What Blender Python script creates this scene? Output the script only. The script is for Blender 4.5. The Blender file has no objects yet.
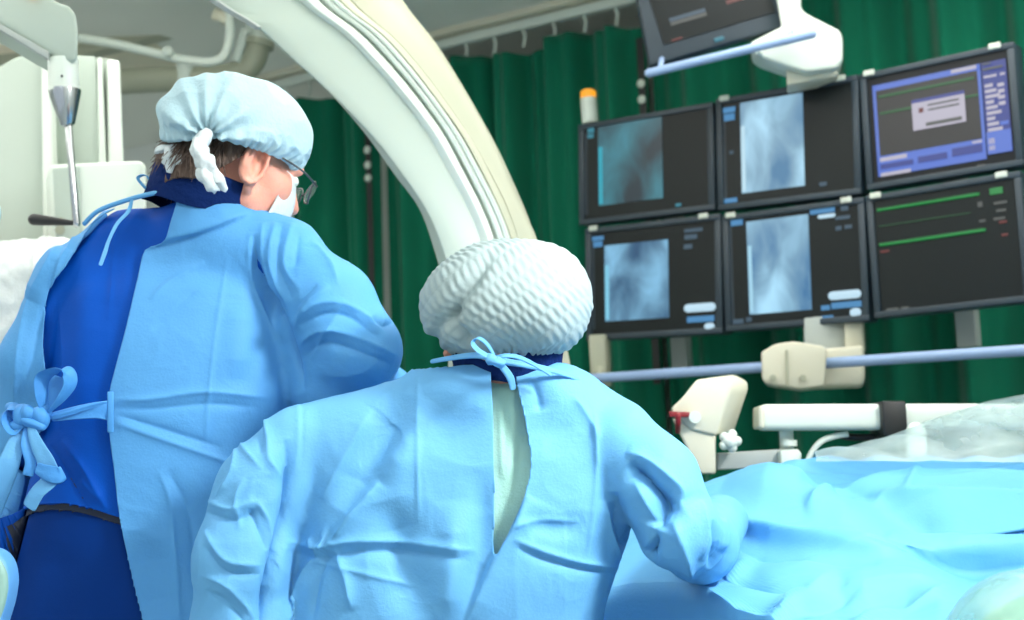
import bpy, bmesh, math, random
import numpy as np
from mathutils import Vector, Matrix

# ------------------------------------------------------------------ camera, light, exposure
SC = bpy.context.scene
COL = SC.collection
FPX = 1422.0
CAM = np.array([0.0, 0.0, 1.25])
PITCH, ROLL = 0.115, 0.040
cp, sp, cr, sr = math.cos(PITCH), math.sin(PITCH), math.cos(ROLL), math.sin(ROLL)
FW = np.array([0, cp, sp]); _U = np.array([0, -sp, cp]); _R = np.array([1.0, 0, 0])
RT = cr * _R - sr * _U
UP = cr * _U + sr * _R
cam_data = bpy.data.cameras.new('camera')
cam = bpy.data.objects.new('camera', cam_data)
COL.objects.link(cam)
cam.matrix_world = Matrix([[RT[0], UP[0], -FW[0], CAM[0]], [RT[1], UP[1], -FW[1], CAM[1]], [RT[2], UP[2], -FW[2], CAM[2]], [0, 0, 0, 1]])
cam_data.sensor_width = 36.0
cam_data.lens = FPX / 1024 * 36.0
cam_data.clip_start = 0.05
cam_data.dof.use_dof = True
cam_data.dof.focus_distance = 2.2
cam_data.dof.aperture_fstop = 4.5
SC.camera = cam
SC.view_settings.view_transform = 'Standard'
SC.view_settings.look = 'None'
SC.view_settings.gamma = 1.0
SC.view_settings.use_curve_mapping = False
SC.view_settings.exposure = 0.38
SC.cycles.use_denoising = True
SC.cycles.max_bounces = 7
SC.cycles.transparent_max_bounces = 12

world = bpy.data.worlds.new('world')
SC.world = world
world.use_nodes = True
world.node_tree.nodes['Background'].inputs[0].default_value = (0.8, 0.9, 1.0, 1)
world.node_tree.nodes['Background'].inputs[1].default_value = 0.65

PANEL_EMIT = 4.4
KEY_POWER = 15.0
KEY_POS = (1.55, 1.15, 2.6)
KEY_AIM = (0.15, 2.3, 1.3)


def area_light(name, pos, aim, size, power, color):
    ld = bpy.data.lights.new(name, 'AREA')
    ld.shape = 'DISK'; ld.size = size; ld.energy = power; ld.spread = math.radians(70); ld.color = color
    lo = bpy.data.objects.new(name, ld)
    lo.location = pos
    d = Vector(aim) - Vector(pos)
    lo.rotation_euler = d.to_track_quat('-Z', 'Y').to_euler()
    COL.objects.link(lo)
    return lo


area_light('surgical_light_beam', KEY_POS, KEY_AIM, 0.5, KEY_POWER, (1.0, 0.98, 0.95))

# ------------------------------------------------------------------ helpers
rnd = random.Random(4)
npr = np.random.RandomState(7)


def lin(c):
    return tuple(((x / 255.0) / 12.92 if x <= 10 else ((x / 255.0 + 0.055) / 1.055) ** 2.4) for x in c)


def ray(px, py):
    return FW + (px - 512) / FPX * RT - (py - 310) / FPX * UP


def W(px, py, Y):
    d = ray(px, py)
    return CAM + d * (Y / d[1])


class VPlane:
    """vertical plane through two plan points; unprojects picture points onto it"""
    def __init__(self, a, b, off=0.0):
        a = np.array(a, float); b = np.array(b, float)
        e = (b - a) / np.linalg.norm(b - a)
        self.e = np.array([e[0], e[1], 0])
        self.n = np.array([-e[1], e[0], 0])
        if self.n[1] < 0: self.n = -self.n
        self.a = np.array([a[0], a[1], 0]) + self.n * off

    def at(self, px, py):
        d = ray(px, py)
        t = np.dot(self.a - CAM, self.n) / np.dot(d, self.n)
        return CAM + d * t

    def t(self, px, py=200):
        return float(np.dot(self.at(px, py) - self.a, self.e))

    def p(self, t, z, off=0.0):
        q = self.a + self.e * t + self.n * off
        return np.array([q[0], q[1], z])


def project(P):
    d = np.asarray(P) - CAM
    a = d @ FW
    return np.stack([512 + FPX * (d @ RT) / a, 310 - FPX * (d @ UP) / a], -1)


def wloc(o):
    v = Vector((0, 0, 0))
    while o is not None:
        v = v + o.location
        o = o.parent
    return v


def mesh_obj(name, verts, faces, mats, parent=None, smooth=True, fmat=None, origin=None):
    if not isinstance(mats, (list, tuple)): mats = [mats]
    me = bpy.data.meshes.new(name)
    off = np.array(wloc(parent)) if parent is not None else (np.array(origin) if origin is not None else np.zeros(3))
    V = np.asarray(verts, float) - off
    if isinstance(faces, np.ndarray) and faces.ndim == 2:
        nf, k = faces.shape
        me.vertices.add(len(V)); me.vertices.foreach_set('co', V.astype(np.float32).ravel())
        me.loops.add(nf * k); me.loops.foreach_set('vertex_index', faces.astype(np.int32).ravel())
        me.polygons.add(nf)
        me.polygons.foreach_set('loop_start', np.arange(0, nf * k, k, dtype=np.int32))
        me.polygons.foreach_set('loop_total', np.full(nf, k, dtype=np.int32))
        me.update(calc_edges=True)
    else:
        me.from_pydata([tuple(v) for v in V], [], [tuple(int(i) for i in f) for f in faces])
    me.validate()
    for m in mats: me.materials.append(m)
    n = len(me.polygons)
    me.polygons.foreach_set('use_smooth', np.full(n, bool(smooth)))
    if fmat is not None: me.polygons.foreach_set('material_index', np.array(fmat, dtype=np.int32))
    me.update()
    o = bpy.data.objects.new(name, me)
    COL.objects.link(o)
    if parent is not None: o.parent = parent
    else: o.location = tuple(off)
    return o


def thing(name, label, cat, loc, group=None):
    o = bpy.data.objects.new(name, None)
    o.empty_display_size = 0.1
    COL.objects.link(o)
    o.location = tuple(float(x) for x in loc)
    o['label'] = label; o['category'] = cat
    if group: o['group'] = group
    return o


def tag(o, label, cat, group=None):
    o['label'] = label; o['category'] = cat
    if group: o['group'] = group
    return o


def structure(o):
    o['kind'] = 'structure'
    return o


class MB:
    """collects shapes into one mesh"""
    def __init__(self):
        self.v = []; self.f = []; self.m = []

    def add(self, v, f, mi=0):
        b = len(self.v)
        self.v += [tuple(float(c) for c in p) for p in v]
        self.f += [tuple(i + b for i in q) for q in f]
        self.m += [mi] * len(f)
        return self

    def box(self, c, ax, half, bev=0.0, seg=2, mi=0):
        """box centred at c, ax = three unit axes, half sizes"""
        c = np.array(c, float); ax = [np.array(a, float) for a in ax]
        bm = bmesh.new()
        bmesh.ops.create_cube(bm, size=2.0)
        for v in bm.verts:
            v.co = Vector(tuple(v.co[i] * half[i] for i in range(3)))
        if bev > 0:
            bmesh.ops.bevel(bm, geom=list(bm.edges), offset=min(bev, 0.95 * min(half)), segments=seg, profile=0.5, affect='EDGES')
        bm.verts.index_update()
        vs = [c + ax[0] * v.co.x + ax[1] * v.co.y + ax[2] * v.co.z for v in bm.verts]
        fs = [[v.index for v in f.verts] for f in bm.faces]
        bm.free()
        if np.dot(np.cross(ax[0], ax[1]), ax[2]) < 0: fs = [f[::-1] for f in fs]
        return self.add(vs, fs, mi)

    def prism(self, pts, vec, bev=0.0, seg=3, mi=0):
        """front polygon pts (3D) pushed along vec"""
        bm = bmesh.new()
        vec = np.array(vec, float)
        a = [bm.verts.new(tuple(p)) for p in pts]
        b = [bm.verts.new(tuple(np.array(p) + vec)) for p in pts]
        n = len(pts)
        bm.faces.new(a); bm.faces.new(b[::-1])
        for i in range(n):
            j = (i + 1) % n
            bm.faces.new((a[j], a[i], b[i], b[j]))
        bmesh.ops.recalc_face_normals(bm, faces=list(bm.faces))
        if bev > 0:
            bmesh.ops.bevel(bm, geom=list(bm.edges), offset=bev, segments=seg, profile=0.5, affect='EDGES', clamp_overlap=True)
        bm.verts.index_update()
        vs = [tuple(v.co) for v in bm.verts]
        fs = [[v.index for v in f.verts] for f in bm.faces]
        bm.free()
        return self.add(vs, fs, mi)

    def tube(self, pts, r, n=20, cap=True, mi=0, round_end=0):
        pts = [np.array(p, float) for p in pts]
        if not isinstance(r, (list, tuple, np.ndarray)): r = [r] * len(pts)
        r = list(r)
        if round_end:
            d0 = pts[0] - pts[1]; d0 /= np.linalg.norm(d0)
            d1 = pts[-1] - pts[-2]; d1 /= np.linalg.norm(d1)
            P0 = [pts[0] + d0 * r[0] * s for s in (0.97, .8, .45)]; R0 = [r[0] * s for s in (.24, .6, .89)]
            P1 = [pts[-1] + d1 * r[-1] * s for s in (.45, .8, .97)]; R1 = [r[-1] * s for s in (.89, .6, .24)]
            pts = P0 + pts + P1; r = R0 + r + R1
        N = len(pts)
        T = [pts[min(i + 1, N - 1)] - pts[max(i - 1, 0)] for i in range(N)]
        T = [t / (np.linalg.norm(t) + 1e-12) for t in T]
        ref = np.array([0, 0, 1.0]) if abs(T[0][2]) < 0.9 else np.array([1.0, 0, 0])
        x = np.cross(ref, T[0]); x /= np.linalg.norm(x)
        vs = []
        for i in range(N):
            x = x - T[i] * np.dot(x, T[i]); x /= np.linalg.norm(x)
            y = np.cross(T[i], x)
            for k in range(n):
                a = 2 * math.pi * k / n
                vs.append(pts[i] + r[i] * (math.cos(a) * x + math.sin(a) * y))
        fs = []
        for i in range(N - 1):
            for k in range(n):
                k2 = (k + 1) % n
                fs.append((i * n + k, i * n + k2, (i + 1) * n + k2, (i + 1) * n + k))
        if cap:
            fs.append(tuple(range(n))[::-1]); fs.append(tuple((N - 1) * n + k for k in range(n)))
        return self.add(vs, fs, mi)

    def loft(self, secs, closed=True, cap=True, mi=0):
        n = len(secs[0]); vs = [p for s in secs for p in s]; fs = []
        for i in range(len(secs) - 1):
            for k in range(n if closed else n - 1):
                k2 = (k + 1) % n
                fs.append((i * n + k, i * n + k2, (i + 1) * n + k2, (i + 1) * n + k))
        if cap and closed:
            fs.append(tuple(range(n))[::-1]); fs.append(tuple((len(secs) - 1) * n + k for k in range(n)))
        return self.add(vs, fs, mi)

    def ball(self, c, ax, rad, nu=24, nv=14, mi=0):
        c = np.array(c, float); vs = []; fs = []
        for j in range(1, nv):
            th = math.pi * j / nv
            for i in range(nu):
                ph = 2 * math.pi * i / nu
                vs.append(c + ax[0] * rad[0] * math.sin(th) * math.cos(ph) + ax[1] * rad[1] * math.sin(th) * math.sin(ph) + ax[2] * rad[2] * math.cos(th))
        for j in range(nv - 2):
            for i in range(nu):
                i2 = (i + 1) % nu
                fs.append((j * nu + i, (j + 1) * nu + i, (j + 1) * nu + i2, j * nu + i2))
        t = len(vs); vs.append(c + ax[2] * rad[2]); vs.append(c - ax[2] * rad[2])
        for i in range(nu):
            i2 = (i + 1) % nu
            fs.append((t, i, i2)); fs.append((t + 1, (nv - 2) * nu + i2, (nv - 2) * nu + i))
        return self.add(vs, fs, mi)

    def ribbon(self, pts, wid, side, th=0.0012, mi=0):
        """strip of cloth along pts; side = direction(s) of its width"""
        pts = [np.array(p, float) for p in pts]; N = len(pts)
        if not isinstance(wid, (list, tuple, np.ndarray)): wid = [wid] * N
        S = [np.array(s, float) for s in side] if np.ndim(side) == 2 else [np.array(side, float)] * N
        secs = []
        for i in range(N):
            t = pts[min(i + 1, N - 1)] - pts[max(i - 1, 0)]; t /= np.linalg.norm(t) + 1e-9
            s = S[i] - t * np.dot(S[i], t); s /= np.linalg.norm(s) + 1e-9
            nn = np.cross(t, s); w = wid[i] / 2
            secs.append([pts[i] - s * w, pts[i] - s * w * .4 + nn * th * 2.2, pts[i] + s * w * .3 + nn * th * .4, pts[i] + s * w + nn * th,
                         pts[i] + s * w - nn * th * .4, pts[i] + s * w * .3 - nn * th * .8, pts[i] - s * w * .4 + nn * th])
        return self.loft(secs, mi=mi)

    def build(self, name, mats, parent=None, smooth=False, auto=None, origin=None):
        if parent is None and origin is None:
            A = np.array(self.v); lo, hi = A.min(0), A.max(0)
            origin = np.array([(lo[0] + hi[0]) / 2, (lo[1] + hi[1]) / 2, lo[2]])
        o = mesh_obj(name, self.v, self.f, mats, parent, smooth, fmat=self.m if isinstance(mats, (list, tuple)) else None, origin=origin)
        if auto:
            me = o.data
            me.polygons.foreach_set('use_smooth', np.full(len(me.polygons), True))
            try: me.set_sharp_from_angle(angle=math.radians(auto))
            except Exception: pass
        return o


def spline(pts, n):
    """Catmull-Rom through points, n samples per span"""
    P = [np.array(p, float) for p in pts]
    P = [2 * P[0] - P[1]] + P + [2 * P[-1] - P[-2]]
    out = []
    for i in range(1, len(P) - 2):
        for k in range(n):
            t = k / n
            a, b, c, d = P[i - 1], P[i], P[i + 1], P[i + 2]
            out.append(0.5 * ((2 * b) + (c - a) * t + (2 * a - 5 * b + 4 * c - d) * t * t + (3 * b - a - 3 * c + d) * t ** 3))
    out.append(P[-2])
    return out


def nz(v):
    v = np.array(v, float)
    return v / np.linalg.norm(v)


XYZ = [np.array([1.0, 0, 0]), np.array([0, 1.0, 0]), np.array([0, 0, 1.0])]

# value noise
_T = npr.rand(48, 48, 48)


def vnoise(P):
    P = np.asarray(P, float)
    i = np.floor(P).astype(int); f = P - i; f = f * f * (3 - 2 * f)
    r = 0
    for dx in (0, 1):
        for dy in (0, 1):
            for dz in (0, 1):
                w = (f[:, 0] if dx else 1 - f[:, 0]) * (f[:, 1] if dy else 1 - f[:, 1]) * (f[:, 2] if dz else 1 - f[:, 2])
                r = r + w * _T[(i[:, 0] + dx) % 48, (i[:, 1] + dy) % 48, (i[:, 2] + dz) % 48]
    return r


def ridged(P):
    return 1 - np.abs(2 * vnoise(P) - 1) * 1.6


# ------------------------------------------------------------------ materials
def new_mat(name):
    m = bpy.data.materials.new(name); m.use_nodes = True
    return m, m.node_tree, m.node_tree.nodes['Principled BSDF'], m.node_tree.nodes['Material Output']


def mat(name, rgb, rough=0.5, metal=0.0, bump=0.0, bscale=60.0, var=0.0, vscale=4.0, trans=0.0, stretch=(1, 1, 1), sheen=0.0, coat=0.0, spec=0.5, bump2=0.0, b2scale=10.0):
    m, nt, b, out = new_mat(name)
    c = lin(rgb)
    N, L = nt.nodes, nt.links
    b.inputs['Base Color'].default_value = (*c, 1)
    b.inputs['Roughness'].default_value = rough
    b.inputs['Metallic'].default_value = metal
    b.inputs['Specular IOR Level'].default_value = spec
    if sheen: b.inputs['Sheen Weight'].default_value = sheen
    if coat: b.inputs['Coat Weight'].default_value = coat
    tc = N.new('ShaderNodeTexCoord'); mp = N.new('ShaderNodeMapping'); mp.inputs['Scale'].default_value = stretch
    L.new(tc.outputs['Object'], mp.inputs['Vector'])
    if var:
        n = N.new('ShaderNodeTexNoise'); n.inputs['Scale'].default_value = vscale; n.inputs['Detail'].default_value = 4
        L.new(mp.outputs[0], n.inputs['Vector'])
        mx = N.new('ShaderNodeMixRGB'); mx.blend_type = 'MIX'
        mx.inputs[1].default_value = (*[x * (1 - var) for x in c], 1); mx.inputs[2].default_value = (*[min(1, x * (1 + var)) for x in c], 1)
        L.new(n.outputs['Fac'], mx.inputs[0]); L.new(mx.outputs[0], b.inputs['Base Color'])
    last = None
    for amt, scl, det in ((bump2, b2scale, 3), (bump, bscale, 5)):
        if amt:
            n = N.new('ShaderNodeTexNoise'); n.inputs['Scale'].default_value = scl; n.inputs['Detail'].default_value = det
            L.new(mp.outputs[0], n.inputs['Vector'])
            bp = N.new('ShaderNodeBump'); bp.inputs['Strength'].default_value = amt; bp.inputs['Distance'].default_value = 0.01
            L.new(n.outputs['Fac'], bp.inputs['Height'])
            if last: L.new(last.outputs[0], bp.inputs['Normal'])
            last = bp
    if last: L.new(last.outputs[0], b.inputs['Normal'])
    if trans:
        t = N.new('ShaderNodeBsdfTranslucent'); t.inputs[0].default_value = (*c, 1)
        ms = N.new('ShaderNodeMixShader'); ms.inputs[0].default_value = trans
        if last: L.new(last.outputs[0], t.inputs['Normal'])
        L.new(b.outputs[0], ms.inputs[1]); L.new(t.outputs[0], ms.inputs[2]); L.new(ms.outputs[0], out.inputs[0])
    return m


def emit_mat(name, rgb, strength):
    if name != 'added_panel_glow': strength *= .8
    m, nt, b, out = new_mat(name)
    b.inputs['Base Color'].default_value = (0.02, 0.02, 0.02, 1)
    b.inputs['Emission Color'].default_value = (*lin(rgb), 1)
    b.inputs['Emission Strength'].default_value = strength
    return m


def plastic_film(name, rgb, alpha, rough=0.25, bump=0.3, bscale=12):
    m, nt, b, out = new_mat(name)
    N, L = nt.nodes, nt.links
    b.inputs['Base Color'].default_value = (*lin(rgb), 1)
    b.inputs['Roughness'].default_value = rough
    tr = N.new('ShaderNodeBsdfTransparent'); tr.inputs[0].default_value = (0.93, 0.98, 0.96, 1)
    tc = N.new('ShaderNodeTexCoord')
    n = N.new('ShaderNodeTexNoise'); n.inputs['Scale'].default_value = bscale; n.inputs['Detail'].default_value = 4
    L.new(tc.outputs['Object'], n.inputs['Vector'])
    bp = N.new('ShaderNodeBump'); bp.inputs['Strength'].default_value = bump; bp.inputs['Distance'].default_value = 0.02
    L.new(n.outputs['Fac'], bp.inputs['Height']); L.new(bp.outputs[0], b.inputs['Normal'])
    mr = N.new('ShaderNodeMapRange'); mr.inputs[1].default_value = .3; mr.inputs[2].default_value = .7
    mr.inputs[3].default_value = max(0, alpha - .13); mr.inputs[4].default_value = min(1, alpha + .13)
    L.new(n.outputs['Fac'], mr.inputs[0])
    ms = N.new('ShaderNodeMixShader'); L.new(mr.outputs[0], ms.inputs[0])
    L.new(tr.outputs[0], ms.inputs[1]); L.new(b.outputs[0], ms.inputs[2]); L.new(ms.outputs[0], out.inputs[0])
    return m


def xray_mat(name, dark, light, strength, seed):
    """glowing angiogram picture: soft bone and vessel shapes in object space (x across, z up, metres)"""
    m, nt, b, out = new_mat(name)
    N, L = nt.nodes, nt.links
    b.inputs['Base Color'].default_value = (0.01, 0.01, 0.012, 1); b.inputs['Roughness'].default_value = .3
    tc = N.new('ShaderNodeTexCoord'); mp = N.new('ShaderNodeMapping')
    mp.inputs['Location'].default_value = (seed * 3.1, seed * 1.7, seed * .9)
    L.new(tc.outputs['Generated'], mp.inputs['Vector'])
    n1 = N.new('ShaderNodeTexNoise'); n1.inputs['Scale'].default_value = 1.7; n1.inputs['Detail'].default_value = 3; n1.inputs['Distortion'].default_value = 0.5
    w = N.new('ShaderNodeTexWave'); w.wave_type = 'RINGS'; w.inputs['Scale'].default_value = 0.4; w.inputs['Distortion'].default_value = 3; w.inputs['Detail'].default_value = 2
    w.inputs['Detail Scale'].default_value = 1.2
    L.new(mp.outputs[0], n1.inputs['Vector']); L.new(mp.outputs[0], w.inputs['Vector'])
    a = N.new('ShaderNodeMath'); a.operation = 'MULTIPLY_ADD'; a.inputs[1].default_value = .25
    L.new(w.outputs['Fac'], a.inputs[0]); L.new(n1.outputs['Fac'], a.inputs[2])
    # lung-like darker lower part and brighter diaphragm dome
    sx = N.new('ShaderNodeSeparateXYZ'); L.new(tc.outputs['Generated'], sx.inputs[0])
    rp = N.new('ShaderNodeValToRGB')
    rp.color_ramp.elements[0].position = .38; rp.color_ramp.elements[0].color = (*lin(dark), 1)
    rp.color_ramp.elements[1].position = .95; rp.color_ramp.elements[1].color = (*lin(light), 1)
    e = rp.color_ramp.elements.new(.6); e.color = (*[(x + y) * .38 for x, y in zip(lin(dark), lin(light))], 1)
    L.new(a.outputs[0], rp.inputs[0])
    L.new(rp.outputs[0], b.inputs['Emission Color']); b.inputs['Emission Strength'].default_value = strength * 1.0
    return m


M = {}
M['gown'] = mat('blue_nonwoven', (92, 168, 228), .62, bump=.10, bscale=230, var=.05, vscale=7, trans=.22, bump2=.10, b2scale=18, spec=.35)
M['gown_pale'] = mat('pale_blue_nonwoven', (110, 183, 233), .62, bump=.10, bscale=230, var=.05, vscale=7, trans=.25, bump2=.10, b2scale=18, spec=.35)
M['drape'] = mat('blue_drape', (106, 184, 233), .55, bump=.08, bscale=200, var=.06, vscale=5, trans=.22, bump2=.10, b2scale=10, spec=.35)
M['tie'] = mat('blue_tie', (76, 158, 230), .6, bump=.2, bscale=60, trans=.2)
M['seam'] = mat('blue_seam', (80, 160, 228), .6, trans=.15)
M['apron'] = mat('royal_blue_vinyl', (0, 74, 172), .6, spec=.12, bump=.06, bscale=300, bump2=.12, b2scale=7, var=.06)
M['skirt'] = mat('navy_vinyl', (0, 48, 120), .65, spec=.1, bump=.05, bscale=300, bump2=.1, b2scale=6, var=.06)
M['navy'] = mat('navy_collar', (10, 36, 88), .85, spec=.1, bump=.4, bscale=90)
M['trim'] = mat('dark_edge', (8, 26, 50), .6)
M['green_scrub'] = mat('pale_green_scrub', (168, 220, 208), .7, bump=.15, bscale=250, bump2=.2, b2scale=12, trans=.1)
M['cap'] = mat('pale_cap', (168, 188, 190), .75, bump=.12, bscale=140, trans=.25, var=.04, vscale=20)
M['cap_blue'] = mat('pale_blue_cap', (192, 224, 234), .7, bump=.25, bscale=140, trans=.25, var=.16, vscale=9)
M['white_cloth'] = mat('white_cloth', (222, 232, 234), .8, bump=.4, bscale=70, trans=.2)
M['skin'] = mat('skin', (224, 158, 138), .5, bump=.15, bscale=160, var=.12, vscale=14)
M['skin'].node_tree.nodes['Principled BSDF'].inputs['Subsurface Weight'].default_value = .25
M['skin'].node_tree.nodes['Principled BSDF'].inputs['Subsurface Radius'].default_value = (.01, .004, .002)
M['hair'] = mat('brown_hair', (88, 70, 60), .6, bump=1.0, bscale=120, var=.5, vscale=60, stretch=(1, 1, .25))
M['strand'] = mat('grey_brown_strand', (96, 78, 68), .5)
M['glove'] = mat('latex_glove', (226, 222, 205), .5)
M['shoe'] = mat('shoe', (70, 90, 110), .6)
M['green'] = mat('green_curtain', (0, 110, 82), .8, bump=.12, bscale=120, var=.10, vscale=3, sheen=.15, spec=.2)
M['white'] = mat('white_enamel', (214, 224, 214), .38, var=.02)
M['mint'] = mat('mint_white_enamel', (172, 186, 175), .42, var=.02)
M['cream'] = mat('cream_enamel', (208, 206, 186), .45, var=.02)
M['cream_dark'] = mat('dark_cream', (168, 171, 150), .5, var=.04)
M['grey'] = mat('grey_enamel', (168, 176, 172), .45, var=.03)
M['groove'] = mat('grey_groove', (150, 162, 152), .6)
M['bezel'] = mat('slate_plastic', (44, 58, 68), .45)
M['screen'] = mat('dark_screen', (20, 24, 28), .4, spec=.25, coat=.0)
M['screen_grey'] = mat('grey_dark_screen', (24, 30, 31), .4, spec=.25)
M['black'] = mat('black_rubber', (14, 18, 20), .45)
M['chrome'] = mat('brushed_chrome', (190, 194, 196), .22, metal=1.0)
M['steel_dark'] = mat('dark_steel', (92, 98, 100), .35, metal=.9)
M['wall'] = mat('wall_paint', (230, 234, 230), .8, var=.03, vscale=1.5)
M['ceiling'] = mat('ceiling_paint', (238, 240, 232), .85, var=.03, vscale=1.2)
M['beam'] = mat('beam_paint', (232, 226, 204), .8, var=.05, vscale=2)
M['floor'] = mat('vinyl_floor', (186, 196, 196), .4, var=.05, vscale=2)
M['rail_blue'] = mat('pale_blue_rail', (150, 176, 214), .35)
M['red'] = mat('red_plastic', (130, 26, 34), .4)
M['white_label'] = mat('white_button', (205, 212, 200), .5)
M['orange'] = emit_mat('orange_lamp', (255, 168, 20), 1.0)
M['lens'] = plastic_film('glasses_lens', (220, 240, 240), .15, .05, 0, 5)
M['film'] = plastic_film('clear_plastic_sheet', (190, 210, 210), .38, .3, .5, 9)
M['film_green'] = plastic_film('green_clear_plastic', (160, 205, 185), .5, .22, .35, 9)
M['film_white'] = plastic_film('white_clear_plastic', (226, 232, 230), .9, .25, .6, 14)
M['padding'] = mat('pale_green_padding', (140, 180, 170), .6, bump=.2, bscale=40)
M['piping'] = mat('blue_piping', (96, 160, 220), .5)
M['panel_light'] = emit_mat('added_panel_glow', (255, 252, 246), PANEL_EMIT)  # glow of the added light panels
M['white_glow'] = emit_mat('white_readout', (200, 235, 255), .85)
M['blue_glow'] = emit_mat('blue_readout', (70, 150, 210), .7)
M['dim_glow'] = emit_mat('dim_readout', (60, 95, 120), .6)
M['grey_glow'] = emit_mat('grey_readout', (95, 100, 98), .6)
M['teal_glow'] = emit_mat('teal_readout', (40, 150, 175), .6)
M['edge_glow'] = emit_mat('bright_strip', (120, 205, 240), .9)
M['ui_blue'] = emit_mat('window_blue', (84, 118, 215), .85)
M['ui_navy'] = emit_mat('window_navy', (48, 66, 160), .7)
M['ui_dark'] = emit_mat('window_dark', (38, 36, 42), .35)
M['ui_light'] = emit_mat('window_light', (190, 186, 204), .85)
M['ui_green'] = emit_mat('trace_green', (0, 96, 44), .8)
M['trace'] = emit_mat('trace_bright_green', (6, 132, 56), .95)
M['ui_red'] = emit_mat('trace_red', (120, 30, 30), .6)

# ------------------------------------------------------------------ the room
CURT = VPlane((-.92, 5.94), (.44, 5.06))


def slab(name, p0, p1, z0, z1, th, m):
    """vertical wall slab from plan point p0 to p1"""
    p0 = np.array(p0, float); p1 = np.array(p1, float)
    e = nz([*(p1 - p0)[:2], 0]); n = np.array([-e[1], e[0], 0])
    c = np.array([(p0[0] + p1[0]) / 2, (p0[1] + p1[1]) / 2, (z0 + z1) / 2])
    L = np.linalg.norm((p1 - p0)[:2]) / 2
    return structure(MB().box(c + n * th / 2, [e, n, XYZ[2]], [L, th / 2, (z1 - z0) / 2]).build(name, m))


CEIL = 3.0
ca, cb, cc, cd = CURT.p(-3.0, 0, .5), CURT.p(6.4, 0, .5), CURT.p(6.4, 0, -8), CURT.p(-3.0, 0, -8)
slab('wall_back', ca, cb, 0, CEIL, .1, M['wall'])
slab('wall_right', cb, cc, 0, CEIL, .1, M['wall'])
slab('wall_left', cd, ca, 0, CEIL, .1, M['wall'])
mid = (ca + cc) / 2
structure(MB().box([mid[0], mid[1], -.05], [CURT.e, CURT.n, XYZ[2]], [4.9, 4.45, .05]).build('floor', M['floor']))
structure(MB().box([mid[0], mid[1], CEIL + .05], [CURT.e, CURT.n, XYZ[2]], [4.9, 4.45, .05]).build('ceiling', M['ceiling']))
# baseboard along the back wall
structure(MB().box((ca + cb) / 2 + np.array([0, 0, .05]) - CURT.n * .01, [CURT.e, CURT.n, XYZ[2]], [4.65, .01, .05]).build('baseboard_back', M['white']))

# unseen light panels, added to brighten the ceiling and background
ADDED_PANELS = [(X, Y, 2.70) for X in (-1.7, -.1, 1.5) for Y in (-1.2, .9, 3.0)] + [(-3.1, 4.3, 2.70), (-3.0, 2.4, 2.70), (2.7, 2.7, 2.70), (-.75, 3.45, 2.82), (1.0, 3.5, 2.82)]
for X, Y, LZ in ADDED_PANELS:
    if 1:
        t = thing('added_light_panel', 'added light panel out of view, hung on two rods below the ceiling', 'added light', (X, Y, LZ), 'added hanging light panels')
        MB().box([X, Y, LZ + .03], [CURT.e, CURT.n, XYZ[2]], [.62, .32, .018], .004).build('panel_frame', M['white'], t)
        MB().box([X, Y, LZ + .009], [CURT.e, CURT.n, XYZ[2]], [.58, .28, .004]).build('diffuser', M['panel_light'], t)
        MB().box([X, Y, LZ + .051], [CURT.e, CURT.n, XYZ[2]], [.58, .28, .004]).build('diffuser', M['panel_light'], t)
        for sg in (-1, 1):
            q = np.array([X, Y, 0]) + CURT.e * .5 * sg
            MB().tube([[q[0], q[1], LZ + .05], [q[0], q[1], CEIL]], .006, 10).build('rod', M['white'], t, True)

# curtain, hung from its rail in three widths
t1, t2 = CURT.t(379), CURT.t(652)


def curtain(ta, tb, seed, label):
    n = int((tb - ta) / .008); nzs = 60
    r = np.random.RandomState(seed)
    tt = np.linspace(ta, tb, n)
    ph = np.cumsum((6.28 / .25) * (.75 + .5 * vnoise(np.stack([tt * 5, tt * 0 + seed, tt * 0], 1))) * (tt[1] - tt[0]))
    V = []
    zt = 2.885
    for j in range(nzs):
        s = j / (nzs - 1)
        z = .12 + (zt - .12) * s
        amp = .085 * (1 - .45 * s) * (.7 + .6 * vnoise(np.stack([tt * 3, tt * 0 + s * 1.5, tt * 0 + seed], 1)))
        drift = .5 * vnoise(np.stack([tt * 2, tt * 0 + s * 2.0, tt * 0 + seed + 5], 1))
        off = amp * np.sin(ph + drift * 2.2) + .018 * np.sin(2.7 * ph + 1.3 * drift)
        for i in range(n):
            zz = z - (.035 * (.5 - .5 * math.cos(ph[i] * .5)) if j == nzs - 1 else 0)
            V.append(CURT.p(tt[i], zz, off[i]))
    idx = np.arange(n * nzs).reshape(nzs, n)
    F = np.stack([idx[:-1, :-1], idx[:-1, 1:], idx[1:, 1:], idx[1:, :-1]], -1).reshape(-1, 4)
    o = mesh_obj('curtain', V, F, M['green'], None, True, origin=CURT.p((ta + tb) / 2, .12))
    so = o.modifiers.new('thick', 'SOLIDIFY'); so.thickness = .003
    tag(o, label, 'curtain', 'green curtains along the back wall')


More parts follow.
